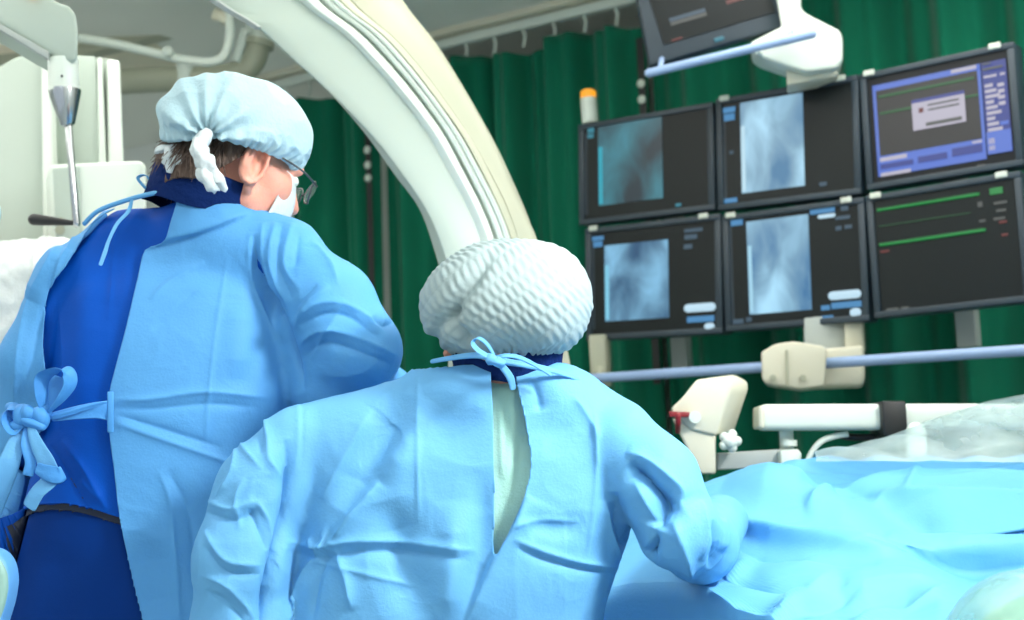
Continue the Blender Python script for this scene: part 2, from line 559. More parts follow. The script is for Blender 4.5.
curtain(-.03, t1 - .012, 3, 'dark green curtain width behind the capped man, left of the white arch')
curtain(t1 + .012, t2 - .012, 8, 'dark green curtain width behind the white arch, between two stud strips')
curtain(t2 + .012, 4.2, 21, 'dark green curtain width behind the bank of monitors, brightest at its right')
rail = thing('curtain_rail', 'white ceiling rail that the green curtains hang from', 'curtain rail', CURT.p(1.3, 2.9))
MB().box(CURT.p(1.3, 2.955), [CURT.e, CURT.n, XYZ[2]], [1.9, .022, .018], .006).build('rail', M['white'], rail)
for i in range(22):
    tt_ = -.02 + i * .135
    MB().tube([CURT.p(tt_, 2.945), CURT.p(tt_ + .01, 2.91), CURT.p(tt_, 2.87)], .006, 8).build('hook', M['white'], rail)
MB().box(CURT.p(1.3, CEIL - .012), [CURT.e, CURT.n, XYZ[2]], [1.95, .06, .012], .004).build('ceiling_plate', M['cream'], rail)
for i in range(6):
    MB().tube([CURT.p(-.3 + i * .62, 2.99), CURT.p(-.3 + i * .62, 2.95)], .008, 10).build('bracket', M['white'], rail)

for tc_, ys, lab in ((379, (153, 168, 181), 'black strip of white studs on the curtain seam behind the man'),
                     (651, (88, 104), 'black strip of white studs on the curtain seam above the monitors')):
    p = CURT.at(tc_, ys[0])
    tch = float(np.dot(p - CURT.a, CURT.e))
    st = thing('stud_strip', lab, 'fastener strip', CURT.p(tch, 1.9, -.07))
    zc = p[2]
    MB().box(CURT.p(tch, zc - .45, -.07), [CURT.e, CURT.n, XYZ[2]], [.014, .002, .62], .001).build('strap', M['black'], st)
    for yy in ys:
        q = CURT.at(tc_, yy)
        MB().ball(CURT.p(tch, q[2], -.076), [CURT.e, XYZ[2], CURT.n], [.016, .016, .01], 16, 10).build('stud', M['white'], st, True)

# ceiling beams and pipes at the upper left
bm1 = thing('ceiling_beam', 'pale beige boxed beam running across the ceiling above the pipes', 'ceiling beam', W(160, 10, 5.6))
MB().prism([W(-60, 76, 5.4), W(-60, 40, 5.4), W(180, -32, 5.4), W(238, -28, 5.4), W(227, 20, 5.4), W(160, 36, 5.4), W(60, 62, 5.4)], [.04, .5, .0], .01).build('beam', M['beam'], bm1, auto=40)
MB().prism([W(-60, 76, 5.36), W(60, 60, 5.36), W(226, 18, 5.36), W(226, 8, 5.36), W(60, 48, 5.36), W(-60, 60, 5.36)], [.04, .06, 0], .004).build('shaded_edge', M['cream_dark'], bm1, auto=40)  # beam's shadow side, put in as a strip of darker colour

pp = thing('ceiling_pipe', 'thick cream pipe with an elbow hung below the ceiling, behind the cap', 'pipe', W(200, 78, 4.9))
R = lambda px: px / FPX * 4.9
MB().tube(spline([W(88, 84, 4.9), W(150, 80, 4.9), W(215, 78, 4.9), W(238, 73, 4.9), W(252, 62, 4.9), W(257, 46, 4.9)], 8), R(13), 28).build('pipe', M['cream_dark'], pp, auto=50)
MB().tube([W(257, 47, 4.9), W(258, 41, 4.9)], R(17), 28).build('flange', M['cream_dark'], pp, auto=50)
MB().tube([W(185, 96, 4.88), W(186, 58, 4.88)], R(9.5), 20).build('clamp', M['white'], pp, auto=50)
MB().tube([W(258, 44, 4.9), W(255, 10, 4.9), W(250, -40, 4.9)], R(11), 24).build('riser', M['white'], pp, auto=50)
MB().tube([W(236, 62, 4.86), W(246, 30, 4.86)], R(5), 16).build('bolt', M['white'], pp, auto=50)

hs = thing('ceiling_hose', 'thin white hose looping from the ceiling down past the cream pipe', 'hose', W(150, 50, 4.6))
MB().tube(spline([W(78, 38, 4.6), W(110, 43, 4.6), W(150, 52, 4.6), W(185, 60, 4.6), W(212, 62, 4.6), W(225, 54, 4.6), W(230, 34, 4.6), W(228, 12, 4.6), W(218, -30, 4.7)], 8), R(4.5), 14).build('hose', M['white'], hs, True)
MB().ball(W(168, 52, 4.58), XYZ, [.02, .02, .02]).build('knuckle', M['white'], hs, True)
MB().tube([W(214, 14, 4.6), W(232, 22, 4.6)], R(6), 16).build('clip', M['cream'], hs, True)
dk = MB().tube([W(-20, -2, 5.2), W(60, -3, 5.2), W(130, -6, 5.2)], .03, 16).build('ceiling_conduit', M['cream_dark'], smooth=True)
tag(dk, 'dull cream conduit along the ceiling at the very top left corner', 'conduit')

# ------------------------------------------------------------------ bank of monitors
BANK = VPlane((.21, 4.6), (1.33, 3.72))


def frame_of(c):
    TL, TR, BR, BL = [BANK.at(*p) for p in c]
    ux = nz((TR + BR) - (TL + BL)); up = (TL + TR) - (BL + BR)
    up = nz(up - ux * np.dot(ux, up)); nn = np.cross(up, ux)
    if nn[1] < 0: nn = -nn
    return (TL + TR + BR + BL) / 4, ux, up, nn, np.linalg.norm((TR + BR) / 2 - (TL + BL) / 2), np.linalg.norm((TL + TR) / 2 - (BL + BR) / 2)


MON = [
    ('xray', [(576, 127), (713, 100), (719, 212), (583, 224)], 'wide dark monitor with a dim teal x-ray picture, top left of the bank'),
    ('xray', [(583, 229), (720, 213), (727, 334), (590, 341)], 'dark monitor with a blue x-ray picture, bottom left of the bank'),
    ('xray', [(714, 100), (858, 74), (865, 195), (721, 211)], 'dark monitor with a tall pale x-ray picture, top middle of the bank'),
    ('xray', [(721, 215), (865, 197), (872, 321), (728, 333)], 'dark monitor with a tall x-ray picture, bottom middle of the bank'),
    ('ui', [(860, 75), (1017, 40), (1024, 167), (867, 191)], 'monitor showing blue program windows with a pale dialog box'),
    ('ecg', [(867, 195), (1024, 170), (1032, 302), (874, 320)], 'dark monitor showing two bright green heartbeat traces'),
]
XR = {0: ((8, 40, 54), (60, 150, 170), .6, (.15, .055, .63, .83), (24, 176, 200)), 1: ((24, 70, 108), (130, 190, 226), .85, (.145, .17, .62, .84), (130, 215, 245)),
      2: ((60, 112, 150), (165, 212, 236), .9, (.175, .07, .62, .87), (200, 238, 255)), 3: ((48, 104, 148), (160, 210, 236), .9, (.175, .08, .615, .87), (170, 225, 250))}


def marks(n):
    if n == 0: return [(.07, .05, .05, .05, 'teal_glow'), (.07, .11, .045, .04, 'teal_glow'), (.72, .9, .04, .03, 'teal_glow')]
    if n == 1: return [(.05, .08, .09, .035, 'blue_glow'), (.06, .125, .07, .05, 'blue_glow'), (.74, .1, .13, .03, 'dim_glow'), (.74, .15, .09, .04, 'dim_glow'), (.735, .23, .06, .04, 'dim_glow'),
                       (.73, .73, .22, .085, 'white_glow'), (.75, .845, .19, .05, 'blue_glow'), (.87, .90, .07, .075, 'white_glow')]
    if n == 2: return [(.05, .09, .09, .05, 'blue_glow'), (.055, .15, .08, .06, 'blue_glow'), (.09, .48, .03, .03, 'dim_glow'), (.04, .9, .1, .04, 'blue_glow'), (.72, .86, .05, .035, 'dim_glow')]
    if n == 3: return [(.06, .05, .09, .05, 'blue_glow'), (.63, .045, .17, .045, 'blue_glow'), (.68, .095, .12, .04, 'white_glow'), (.84, .05, .05, .04, 'dim_glow'), (.8, .13, .1, .03, 'dim_glow'), (.8, .21, .04, .035, 'dim_glow'), (.86, .21, .05, .03, 'dim_glow'),
                       (.73, .73, .22, .085, 'white_glow'), (.68, .845, .06, .04, 'blue_glow'), (.75, .83, .2, .05, 'blue_glow'), (.87, .88, .075, .085, 'white_glow'), (.68, .93, .08, .05, 'blue_glow'), (.05, .9, .08, .04, 'dim_glow'), (.15, .89, .04, .04, 'dim_glow')]
    if n == 4:
        L = [(.08, .12, .70, .05, 'ui_blue'), (.60, .125, .16, .03, 'ui_light'), (.08, .12, .022, .78, 'ui_blue'), (.76, .12, .022, .62, 'ui_blue'), (.102, .17, .66, .56, 'ui_dark'), (.08, .73, .70, .17, 'ui_blue'),
             (.10, .80, .22, .045, 'ui_navy'), (.35, .79, .19, .055, 'ui_navy'), (.57, .77, .19, .07, 'ui_navy'), (.10, .745, .18, .035, 'ui_light'), (.1, .875, .2, .03, 'ui_light'), (.70, .74, .06, .02, 'ui_light'),
             (.79, .12, .15, .74, 'ui_navy'), (.79, .69, .15, .18, 'ui_blue'), (.8, .74, .04, .05, 'ui_light'), (.8, .8, .04, .04, 'ui_light'), (.8, .13, .05, .015, 'grey_glow'), (.8, .17, .12, .02, 'grey_glow'), (.8, .23, .08, .02, 'ui_light'), (.90, .23, .03, .02, 'ui_light')]
        L += [(.802, .30 + q * .045, .05 + .02 * (q % 3), .028, 'ui_light') for q in range(9)] + [(.88, .31 + q * .05, .04, .03, 'ui_light') for q in range(4)]
        L += [(.88, .62, .05, .03, 'ui_blue'), (.12, .215, .62, .022, 'ui_green'), (.12, .36, .22, .02, 'ui_green'), (.66, .36, .10, .02, 'ui_green'),
              (.335, .34, .34, .23, 'ui_light'), (.335, .31, .34, .03, 'ui_navy'), (.44, .37, .2, .015, 'grey_glow'), (.44, .41, .2, .015, 'grey_glow'), (.38, .39, .03, .04, 'ui_red'), (.42, .52, .23, .03, 'grey_glow'), (.4, .95, .15, .015, 'grey_glow'), (.72, .94, .05, .015, 'grey_glow')]
        return L
    L = [(.07, .118, .66, .026, 'trace'), (.07, .26, .60, .006, 'ui_green'), (.07, .40, .68, .028, 'trace'), (.80, .10, .08, .05, 'trace'), (.07, .46, .06, .02, 'ui_red'),
         (.84, .36, .05, .02, 'ui_red'), (.85, .46, .04, .02, 'ui_red'), (.72, .19, .03, .04, 'grey_glow'), (.82, .21, .08, .02, 'grey_glow'), (.83, .27, .06, .02, 'grey_glow'), (.81, .33, .07, .02, 'grey_glow'),
         (.72, .33, .04, .02, 'grey_glow'), (.08, .93, .08, .02, 'grey_glow'), (.18, .93, .05, .02, 'grey_glow'), (.63, .95, .05, .02, 'grey_glow'), (.86, .95, .06, .015, 'grey_glow')]
    return L


for n, (kind, c, lab) in enumerate(MON):
    O, ux, up, nn, w, h = frame_of(c)
    w -= .004; h -= .004
    t = thing('monitor', lab, 'monitor', O - up * h / 2, 'monitors of the wall bank')
    ax = [ux, up, nn]

    def S(u, v, d=0.0): return O + ux * (u - .5) * w + up * (.5 - v) * h - nn * d
    hs_ = MB().box(O + nn * .03, ax, [w / 2, h / 2, .03], .008)
    # raised bezel ring
    for (u0, v0, u1, v1) in ((0, 0, 1, .052), (0, .948, 1, 1), (0, .05, .045, .95), (.955, .05, 1, .95)):
        a = S(u0, v0); b_ = S(u1, v1); cc_ = (a + b_) / 2
        hs_.box(cc_ - nn * .004, ax, [(u1 - u0) * w / 2, (v1 - v0) * h / 2, .006], .003)
    hs_.build('housing', M['bezel'], t, auto=40)
    MB().box(O + nn * .05, ax, [w * .3, h * .3, .04], .01).build('rear_cover', M['bezel'], t, auto=40)
    scr = MB().box(S(.5, .5, .001), ax, [w * .455, h * .448, .0015]).build('screen', M['screen_grey' if kind != 'ui' else 'screen'], t)
    if kind == 'xray':
        dk_, lt, st_, (u0, v0, u1, v1), eg = XR[n]
        MB().box(S((u0 + u1) / 2, (v0 + v1) / 2, .0035), ax, [(u1 - u0) * w / 2, (v1 - v0) * h / 2, .001]).build('xray_picture', xray_mat('xray_glow', dk_, lt, st_, n + 1), scr)
        MB().box(S(u0 + .018, (v0 + v1) / 2 + .12 * (v1 - v0), .005), ax, [.014 * w, (v1 - v0) * h * .36, .0006], .0005).build('bright_strip', emit_mat('strip_glow', eg, .8), scr)
        # heart and rib shadows: soft curved darker shapes
        MB().box(S(.055, .5, .003), ax, [.008 * w, h * .4, .0006]).build('margin', M['bezel'], scr)
    for (u, v, du, dv, mn) in marks(n):
        layer = .0045
        if n == 4:
            layer = .004 if mn in ('ui_blue', 'ui_dark') and (du > .3 or dv > .3) else .0062
            if mn == 'ui_dark': layer = .0048
            if mn == 'ui_navy' and dv > .5: layer = .0044
            if (u, v) in ((.335, .34),): layer = .0076
            if mn == 'grey_glow' or (mn == 'ui_red') or (u, v) == (.42, .52): layer = .0088
        mb = MB()
        if mn == 'trace' and du > .3:
            q = []
            for i in range(241):
                s = i / 240; yv = math.sin(i * 2.1) * .0016 + (0.003 if i % 6 == 0 else 0)
                q.append(S(u + du * s, v + dv / 2, layer) + up * yv)
            mb.tube(q, dv * h * .36, 6)
        else:
            mb.box(S(u + du / 2, v + dv / 2, layer), ax, [du * w / 2, dv * h / 2, .0006], .0005) if mn != 'white_glow' else mb.tube([S(u + min(dv * h * .42 / w, du * .49), v + dv / 2, layer - .003), S(u + du - min(dv * h * .42 / w, du * .49), v + dv / 2, layer - .003)], dv * h * .42, 16, round_end=1)
        mb.build('trace' if mn in ('trace', 'ui_green') else 'readout', M[mn], scr)
    for u in (.07, .885):
        if n == 0: continue
        MB().box(S(u, .008 if n not in (5,) else .012, .012), ax, [.017, .0085, .004], .0035).build('button', M['white_label'], t)
    # bolted mounting arm at the back
    MB().box(O + nn * .15, ax, [.03, .09, .085], .01).build('mount', M['grey'], t)
# backing frame that carries the bank
fr = thing('monitor_rack', 'grey metal rack holding the six monitors together from behind', 'rack', BANK.p(.7, 1.56, .26))
for tt_ in (.23, .71, 1.19):
    MB().box(BANK.p(tt_, 1.92, .26), [BANK.e, BANK.n, XYZ[2]], [.03, .02, .36], .004).build('upright', M['grey'], fr)
for z in (1.75, 2.2):
    MB().box(BANK.p(.71, z, .29), [BANK.e, BANK.n, XYZ[2]], [.66, .015, .03], .004).build('crossbar', M['grey'], fr)

# beacon on the top left corner
P = BANK.at(584, 124)
bc = thing('indicator_lamp', 'small white indicator lamp with a glowing orange top, on the monitor corner', 'indicator lamp', P + BANK.n * .03)
r_ = 8.3 / FPX * 4.55
MB().tube([BANK.at(585, 122) + BANK.n * .03, BANK.at(583, 97) + BANK.n * .03], r_, 24).build('lamp_body', M['white'], bc, auto=40)
MB().tube([BANK.at(583, 97) + BANK.n * .03, BANK.at(583, 90) + BANK.n * .03, BANK.at(583, 88) + BANK.n * .03], [r_ * .98, r_ * .95, r_ * .6], 24).build('orange_cap', M['orange'], bc, auto=40)

# overhead monitor, its light bar and its arm
OV = 3.95
cor = [W(630, -42, OV), W(769, -80, OV), W(783, 27, OV), W(650, 66, OV)]
ux = nz(cor[2] - cor[3]); up = nz((cor[0] - cor[3]) - ux * np.dot(ux, cor[0] - cor[3])); nn = np.cross(up, ux); nn = nn if nn[1] > 0 else -nn
tm = thing('overhead_monitor', 'dark tilted monitor cut by the top edge above the bank', 'monitor', cor[3])
MB().prism(cor, nn * .05, .006).build('housing', M['bezel'], tm, auto=40)
O = sum(cor) / 4; w = np.linalg.norm(cor[2] - cor[3]); h = np.linalg.norm(cor[0] - cor[3])
sc_ = MB().box(O - nn * .002 + up * .012, [ux, up, nn], [w * .42, h * .38, .002]).build('screen', M['screen_grey'], tm)


def S2(u, v, d): return O + ux * (u - .5) * w + up * (.5 - v) * h - nn * d


for u, v, du, dv, mn in ((.17, .63, .27, .035, 'dim_glow'), (.17, .67, .27, .03, 'grey_glow'), (.6, .62, .13, .035, 'ui_red'), (.82, .62, .1, .035, 'ui_red'), (.14, .82, .08, .02, 'ui_red'), (.42, .45, .06, .05, 'grey_glow')):
    MB().box(S2(u + du / 2, v + dv / 2, .0045), [ux, up, nn], [du * w / 2, dv * h / 2, .0005]).build('readout', M[mn], sc_)
MB().box(S2(.47, .935, .003), [ux, up, nn], [.014, .006, .003], .002).build('power_light', M['teal_glow'], tm)

lb = thing('rail_handle', 'pale blue rod along the underside of the overhead monitor', 'handle', W(728, 55, 3.85))
MB().tube([W(649, 73, 3.9), W(812, 34, 3.8)], 4.6 / FPX * 3.85, 18, round_end=1).build('rod', M['rail_blue'], lb, True)
MB().tube([W(660, 69, 3.9), W(662, 58, 3.96)], .008, 12).build('stand_off', M['rail_blue'], lb, True)
MB().tube([W(790, 38, 3.83), W(791, 28, 3.95)], .008, 12).build('stand_off', M['rail_blue'], lb, True)

ar = thing('ceiling_boom', 'chunky white jointed arm carrying the overhead monitor, above the bank', 'monitor support', W(820, 60, 3.95))
MB().prism([W(782, 26, 3.9), W(776, -6, 3.9), W(770, -40, 3.9), W(800, -45, 3.9), W(801, 8, 3.9), W(806, 13, 3.9), W(840, 30, 3.9), W(843, 38, 3.9), W(843, 60, 3.9), W(837, 68, 3.9), W(806, 72, 3.9), W(786, 66, 3.9), W(760, 57, 3.9), W(751, 51, 3.9), W(750, 42, 3.9)],
           [.03, .16, .01], .012, 4).build('arm_casting', M['white'], ar, auto=50)
MB().prism([W(786, 64, 3.95), W(838, 62, 3.95), W(838, 76, 3.95), W(787, 85, 3.95)], [.02, .1, 0], .006).build('lower_collar', M['cream'], ar, auto=50)
MB().tube([W(788, -40, 3.98), W(784, -120, 3.98), W(784, -260, 3.98)], .05, 24).build('drop_pole', M['white'], ar, True)
MB().box([W(784, -260, 3.98)[0], W(784, -260, 3.98)[1], CEIL - .02], XYZ, [.12, .12, .02], .008).build('ceiling_mount', M['white'], ar)
zz0 = W(784, -260, 3.98)
MB().tube([zz0, [zz0[0], zz0[1], CEIL - .01]], .05, 24).build('upper_pole', M['white'], ar, True)
MB().tube([W(760, 50, 3.87), W(759, 56, 3.87)], .009, 12).build('screw', M['white'], ar, True)

# handle rail below the bank
rb = thing('bank_rail', 'long pale blue rail running below the bank of monitors', 'rail', W(800, 365, 4.1))
RA, RB = W(583, 379, 4.42), W(1075, 347, 3.52)
MB().tube([RA, RB], 5.3 / FPX * 4.0, 20, round_end=1).build('rod', M['rail_blue'], rb, True)
ps = thing('bank_post', 'narrow cream post dropping from the left end of the monitor bank', 'post', W(598, 388, 4.5))
MB().prism([W(588, 335, 4.5), W(605, 334, 4.5), W(607, 386, 4.5), W(591, 388, 4.5)], [.02, .05, 0], .006).build('post', M['cream_dark'], ps, auto=40)
MB().tube([W(600, 372, 4.41), W(599, 378, 4.5)], .02, 14).build('rail_socket', M['cream_dark'], ps, True)

br = thing('bank_bracket', 'chunky cream bracket box clamped on the rail under the monitors', 'bracket', W(812, 388, 4.0))
MB().prism([W(761, 352, 3.84), W(775, 344, 3.84), W(793, 341, 3.84), W(824, 346, 3.84), W(827, 350, 3.84), W(824, 386, 3.84), W(800, 389, 3.84), W(766, 384, 3.84), W(762, 379, 3.84)], [.03, .14, .0], .008, 3).build('box', M['cream'], br, auto=50)
MB().prism([W(800, 350, 3.96), W(864, 345, 3.96), W(865, 376, 3.96), W(862, 386, 3.96), W(805, 388, 3.96)], [.03, .12, 0], .012, 3).build('rear_box', M['cream'], br, auto=50)
MB().prism([W(804, 318, 4.06), W(845, 314, 4.06), W(845, 360, 4.06), W(804, 360, 4.06)], [.02, .06, 0], .004).build('column', M['grey'], br, auto=50)
MB().prism([W(844, 316, 4.03), W(862, 314, 4.03), W(864, 350, 4.03), W(845, 352, 4.03)], [.02, .06, 0], .005).build('side_column', M['cream'], br, auto=50)
MB().prism([W(786, 350, 3.832), W(788, 350, 3.832), W(789, 386, 3.832), W(787, 386, 3.832)], [0, .01, 0]).build('joint_line', M['cream_dark'], br)
for q in (773, 803):
    MB().tube([W(q, 378, 3.83), W(q, 378, 3.85)], .009, 12).build('screw', M['cream_dark'], br)

# ------------------------------------------------------------------ the big white arch of the imaging machine
ca_ = thing('c_arm_arch', 'large white curved arch of the imaging machine rising above the capped people', 'imaging machine', W(450, 420, 3.1))
Lc = spline([(60, -130), (150, -50), (213, 0), (256, 27), (290, 57), (326, 90), (368, 132), (397, 168), (426, 211), (444, 255), (452, 300), (455, 360), (450, 440), (436, 540)], 6)
Gc = spline([(200, -150), (270, -60), (322, 0), (362, 32), (391, 62), (420, 97), (445, 132), (463, 165), (486, 211), (500, 250), (512, 300), (516, 360), (512, 440), (498, 540)], 6)
Hc = spline([(222, -150), (292, -60), (340, 0), (382, 34), (411, 66), (438, 101), (461, 134), (480, 168), (502, 212), (515, 250), (524, 300), (528, 360), (524, 440), (510, 540)], 6)
Cc = spline([(240, -150), (308, -60), (352, 0), (395, 38), (425, 72), (450, 106), (474, 142), (492, 175), (510, 212), (522, 250), (530, 300), (536, 360), (534, 440), (522, 540)], 6)
Dc = spline([(320, -150), (372, -60), (405, 0), (436, 40), (458, 74), (479, 110), (500, 149), (517, 187), (531, 220), (541, 250), (556, 300), (572, 362), (580, 440), (572, 540)], 6)


def strip(A, B, ya, yb, thick, bulge=0.0, name='rail', m=None, tn=(.25, .96, .1)):
    secs = []
    for a, b_ in zip(A, B):
        P0 = W(a[0], a[1], ya); P1 = W(b_[0], b_[1], yb)
        e = nz(P1 - P0); wv = np.linalg.norm(P1 - P0)
        n_ = np.array(tn); n_ = nz(n_ - e * np.dot(n_, e))
        s = [];
        rr = min(.012, wv * .3)
        prof = [(rr * .3, rr * .3), (rr, 0)] + [(rr + (wv - 2 * rr) * q, -bulge * math.sin(math.pi * q)) for q in (.2, .4, .6, .8)] + [(wv - rr, 0), (wv - rr * .3, rr * .3), (wv, rr), (wv, thick), (0, thick), (0, rr)]
        for u, v in prof: s.append(P0 + e * u + n_ * v)
        secs.append(s)
    return MB().loft(secs).build(name, m, ca_, auto=38)


strip(Lc, Gc, 3.06, 3.10, .06, .004, 'inner_face', M['mint'], (.8, .6, .1))
strip(Gc, Hc, 3.11, 3.12, .06, 0, 'groove', M['groove'])
for a, b_ in ((.12, .5), (.62, .88)):
    A_ = [g + (h_ - g) * a for g, h_ in zip(Gc, Hc)]; B_ = [g + (h_ - g) * b_ for g, h_ in zip(Gc, Hc)]
    strip(A_, B_, 3.085, 3.09, .04, .003, 'guide_rail', M['white'])
strip(Hc, Cc, 3.14, 3.16, .05, 0, 'inner_groove', M['cream_dark'])
strip(Cc, Dc, 3.17, 3.26, .12, .018, 'outer_band', M['cream_dark'])
# panel seam and plate at the top of the inner face
A_ = [g + (h_ - g) * .86 for g, h_ in zip(Lc, Gc)]; B_ = [g + (h_ - g) * .985 for g, h_ in zip(Lc, Gc)]
strip(A_, B_, 3.07, 3.088, .03, .002, 'edge_strip', M['white'])
A_ = [g + (h_ - g) * .03 for g, h_ in zip(Lc, Gc)]; B_ = [g + (h_ - g) * .06 for g, h_ in zip(Lc, Gc)]
strip(A_[:19], B_[:19], 3.045, 3.05, .02, 0, 'seam', M['grey'])
b0 = W(436, 540, 3.1)
MB().box([b0[0] + .05, 3.25, .45], XYZ, [.2, .25, .45], .04, 4).build('floor_stand', M['mint'], ca_, auto=50)

# ------------------------------------------------------------------ machine stand at the left
gs = thing('machine_stand', 'tall rounded off-white machine stand with upright grooves, at the far left', 'machine stand', W(60, 300, 3.7) * np.array([1, 1, 0]))
mz = lambda x, y, Y=3.7: W(x, y, Y)


def down(x, Y): # floor point under picture column x
    q = W(x, 300, Y); return np.array([q[0] + (300 - 300), q[1], .02])


MB().prism([mz(-90, 160), mz(-40, 100), mz(-8, 70), mz(14, 57), mz(36, 51), mz(50, 52), mz(54, 240), down(60, 3.7), down(-90, 3.7)], [-.16, .40, 0], .012, 3).build('rounded_panel', M['mint'], gs, auto=50)
MB().prism([mz(52, 54, 3.78), mz(96, 56, 3.78), mz(104, 240, 3.78), down(106, 3.78), down(58, 3.78)], [-.14, .4, 0], .006).build('middle_panel', M['mint'], gs, auto=50)
MB().prism([mz(40, 50, 3.67), mz(49, 51, 3.67), mz(55, 240, 3.67), down(60, 3.67), down(50, 3.67)], [0, .05, 0], .008).build('edge_molding', M['white'], gs, auto=50)
MB().prism([mz(94, 58, 3.82), mz(108, 58, 3.82), mz(116, 240, 3.82), down(118, 3.82), down(100, 3.82)], [-.1, .3, 0], .004).build('groove', M['groove'], gs, auto=50)
MB().prism([mz(97, 57, 3.77), mz(102, 57, 3.77), mz(110, 240, 3.77), down(112, 3.77), down(106, 3.77)], [-.03, .1, 0], .004).build('molding', M['white'], gs, auto=50)
MB().prism([mz(107, 58, 3.76), mz(120, 60, 3.76), mz(127, 240, 3.76), down(130, 3.76), down(116, 3.76)], [-.11, .35, 0], .008).build('corner_molding', M['white'], gs, auto=50)
cbx = thing('control_box', 'square off-white equipment box in front of the machine stand', 'equipment box', down(100, 3.5))
MB().prism([mz(50, 164, 3.5), mz(142, 160, 3.5), mz(147, 166, 3.5), mz(147, 330, 3.5), mz(56, 330, 3.5)], [-.06, .15, 0], .012, 3).build('casing', M['white'], cbx, auto=50)
MB().prism([mz(52, 168, 3.49), mz(78, 166, 3.49), mz(84, 320, 3.49), mz(60, 320, 3.49)], [0, .02, 0], .004).build('side_panel', M['mint'], cbx, auto=50)
for a_, b__, t_ in ((60, 66, 230), (98, 104, 236), (61, 67, 222)):
    MB().tube([mz(a_, t_, 3.485), mz(a_, t_, 3.5)], .012, 12).build('screw', M['cream_dark'], cbx)
q0 = W(100, 330, 3.57)
MB().box([q0[0], q0[1], q0[2] / 2], XYZ, [.05, .05, q0[2] / 2 + .01], .01).build('pedestal', M['grey'], cbx)

# ceiling-hung handle unit
hu = thing('lever_unit', 'white overhead boom head with a chrome cone and long lever, upper left', 'machine control', W(64, 90, 3.0))
MB().prism([W(-60, 8, 3.0), W(-60, -40, 3.0), W(-30, -14, 3.0), W(10, -18, 3.0), W(46, -5, 3.0), W(60, 2, 3.0), W(70, 5, 3.0), W(77, 14, 3.0), W(79, 30, 3.0), W(78, 62, 3.0), W(66, 62, 3.0), W(48, 52, 3.0), W(20, 35, 3.0), W(-10, 18, 3.0)], [-.06, .10, .0], .010, 3).build('boom_head', M['mint'], hu, auto=50)
MB().prism([W(-8, 19, 2.995), W(-8, 25, 2.995), W(48, 59, 2.995), W(48, 51, 2.995)], [0, .1, 0], .002).build('lower_edge', M['grey'], hu, auto=50)
MB().box(W(59, 57, 3.04), XYZ, [.026, .02, .008], .002).build('slot', M['steel_dark'], hu)
ax_ = lambda x, y: W(x, y, 3.03)
MB().tube([ax_(63, 60), ax_(64, 92)], 15.5 / FPX * 3.03, 28).build('sleeve', M['white'], hu, auto=50)
MB().tube([ax_(64.5, 84), ax_(65, 93)], 9 / FPX * 3.03, 20).build('neck', M['steel_dark'], hu, auto=50)
MB().tube([ax_(65, 90), ax_(65, 96), ax_(67.5, 124), ax_(68, 126)], [16 / FPX * 3.03, 15.5 / FPX * 3.03, 7.5 / FPX * 3.03, 6 / FPX * 3.03], 28).build('cone', M['chrome'], hu, auto=50)
MB().tube([ax_(68, 122), ax_(76.5, 224)], 3.6 / FPX * 3.03, 18, round_end=1).build('lever_rod', M['chrome'], hu, True)
MB().tube([ax_(74, 223), ax_(62, 222), ax_(45, 220.5), ax_(34, 219.5)], [2.4 / FPX * 3.03, 3.6 / FPX * 3.03, 5.2 / FPX * 3.03, 6 / FPX * 3.03], 18, round_end=1).build('hand_grip', M['black'], hu, True)
MB().ball(ax_(38, 1.5) - np.array([0, .04, 0]), XYZ, [.010, .006, .008]).build('orange_mark', M['orange'], hu, True)
MB().ball(W(62, 76, 2.99), XYZ, [.003, .003, .003]).build('screw', M['steel_dark'], hu, True)
gg = W(-30, -14, 3.1)
MB().tube([gg - np.array([.1, 0, .05]), [gg[0] - .1, gg[1], CEIL - .01]], .06, 24).build('ceiling_column', M['mint'], hu, True)

# ------------------------------------------------------------------ table devices (behind the drapes)
DV = 3.15
dv = thing('table_control', 'cream tilted control box with a small red lever, above the blue drapes', 'control box', W(705, 472, DV + .06))
MB().prism([W(681, 398, DV), W(695, 380, DV), W(717, 377, DV), W(730, 384, DV), W(731, 392, DV), W(716, 436, DV), W(690, 430, DV), W(672, 414, DV), W(670, 408, DV)], [.055, .09, .01], .007, 3).build('head', M['cream'], dv, auto=45)
MB().prism([W(672, 418, DV + .01), W(716, 428, DV + .01), W(716, 474, DV + .01), W(700, 474, DV + .01), W(690, 455, DV + .01)], [.01, .08, 0], .006, 3).build('stem', M['cream'], dv, auto=45)
MB().prism([W(669, 411, DV - .02), W(690, 412, DV - .02), W(691, 417, DV - .02), W(670, 417, DV - .02)], [0, .015, 0], .002).build('lever', M['red'], dv, auto=45)
MB().tube([W(678, 414, DV - .03), W(678, 432, DV + .01)], .006, 12).build('lever_pivot', M['red'], dv, True)
MB().tube([W(695, 417, DV - .025), W(695, 417, DV + .02)], 6 / FPX * DV, 20).build('knob', M['white'], dv, auto=50)
mb = MB()
for i in range(5):
    a = i * 2 * math.pi / 5
    mb.ball(W(730 + 7 * math.cos(a), 441 + 7 * math.sin(a), DV), XYZ, [.011, .014, .011], 14, 8)
mb.ball(W(730, 441, DV - .004), XYZ, [.018, .02, .018]).build('star_knob', M['white'], dv, True)

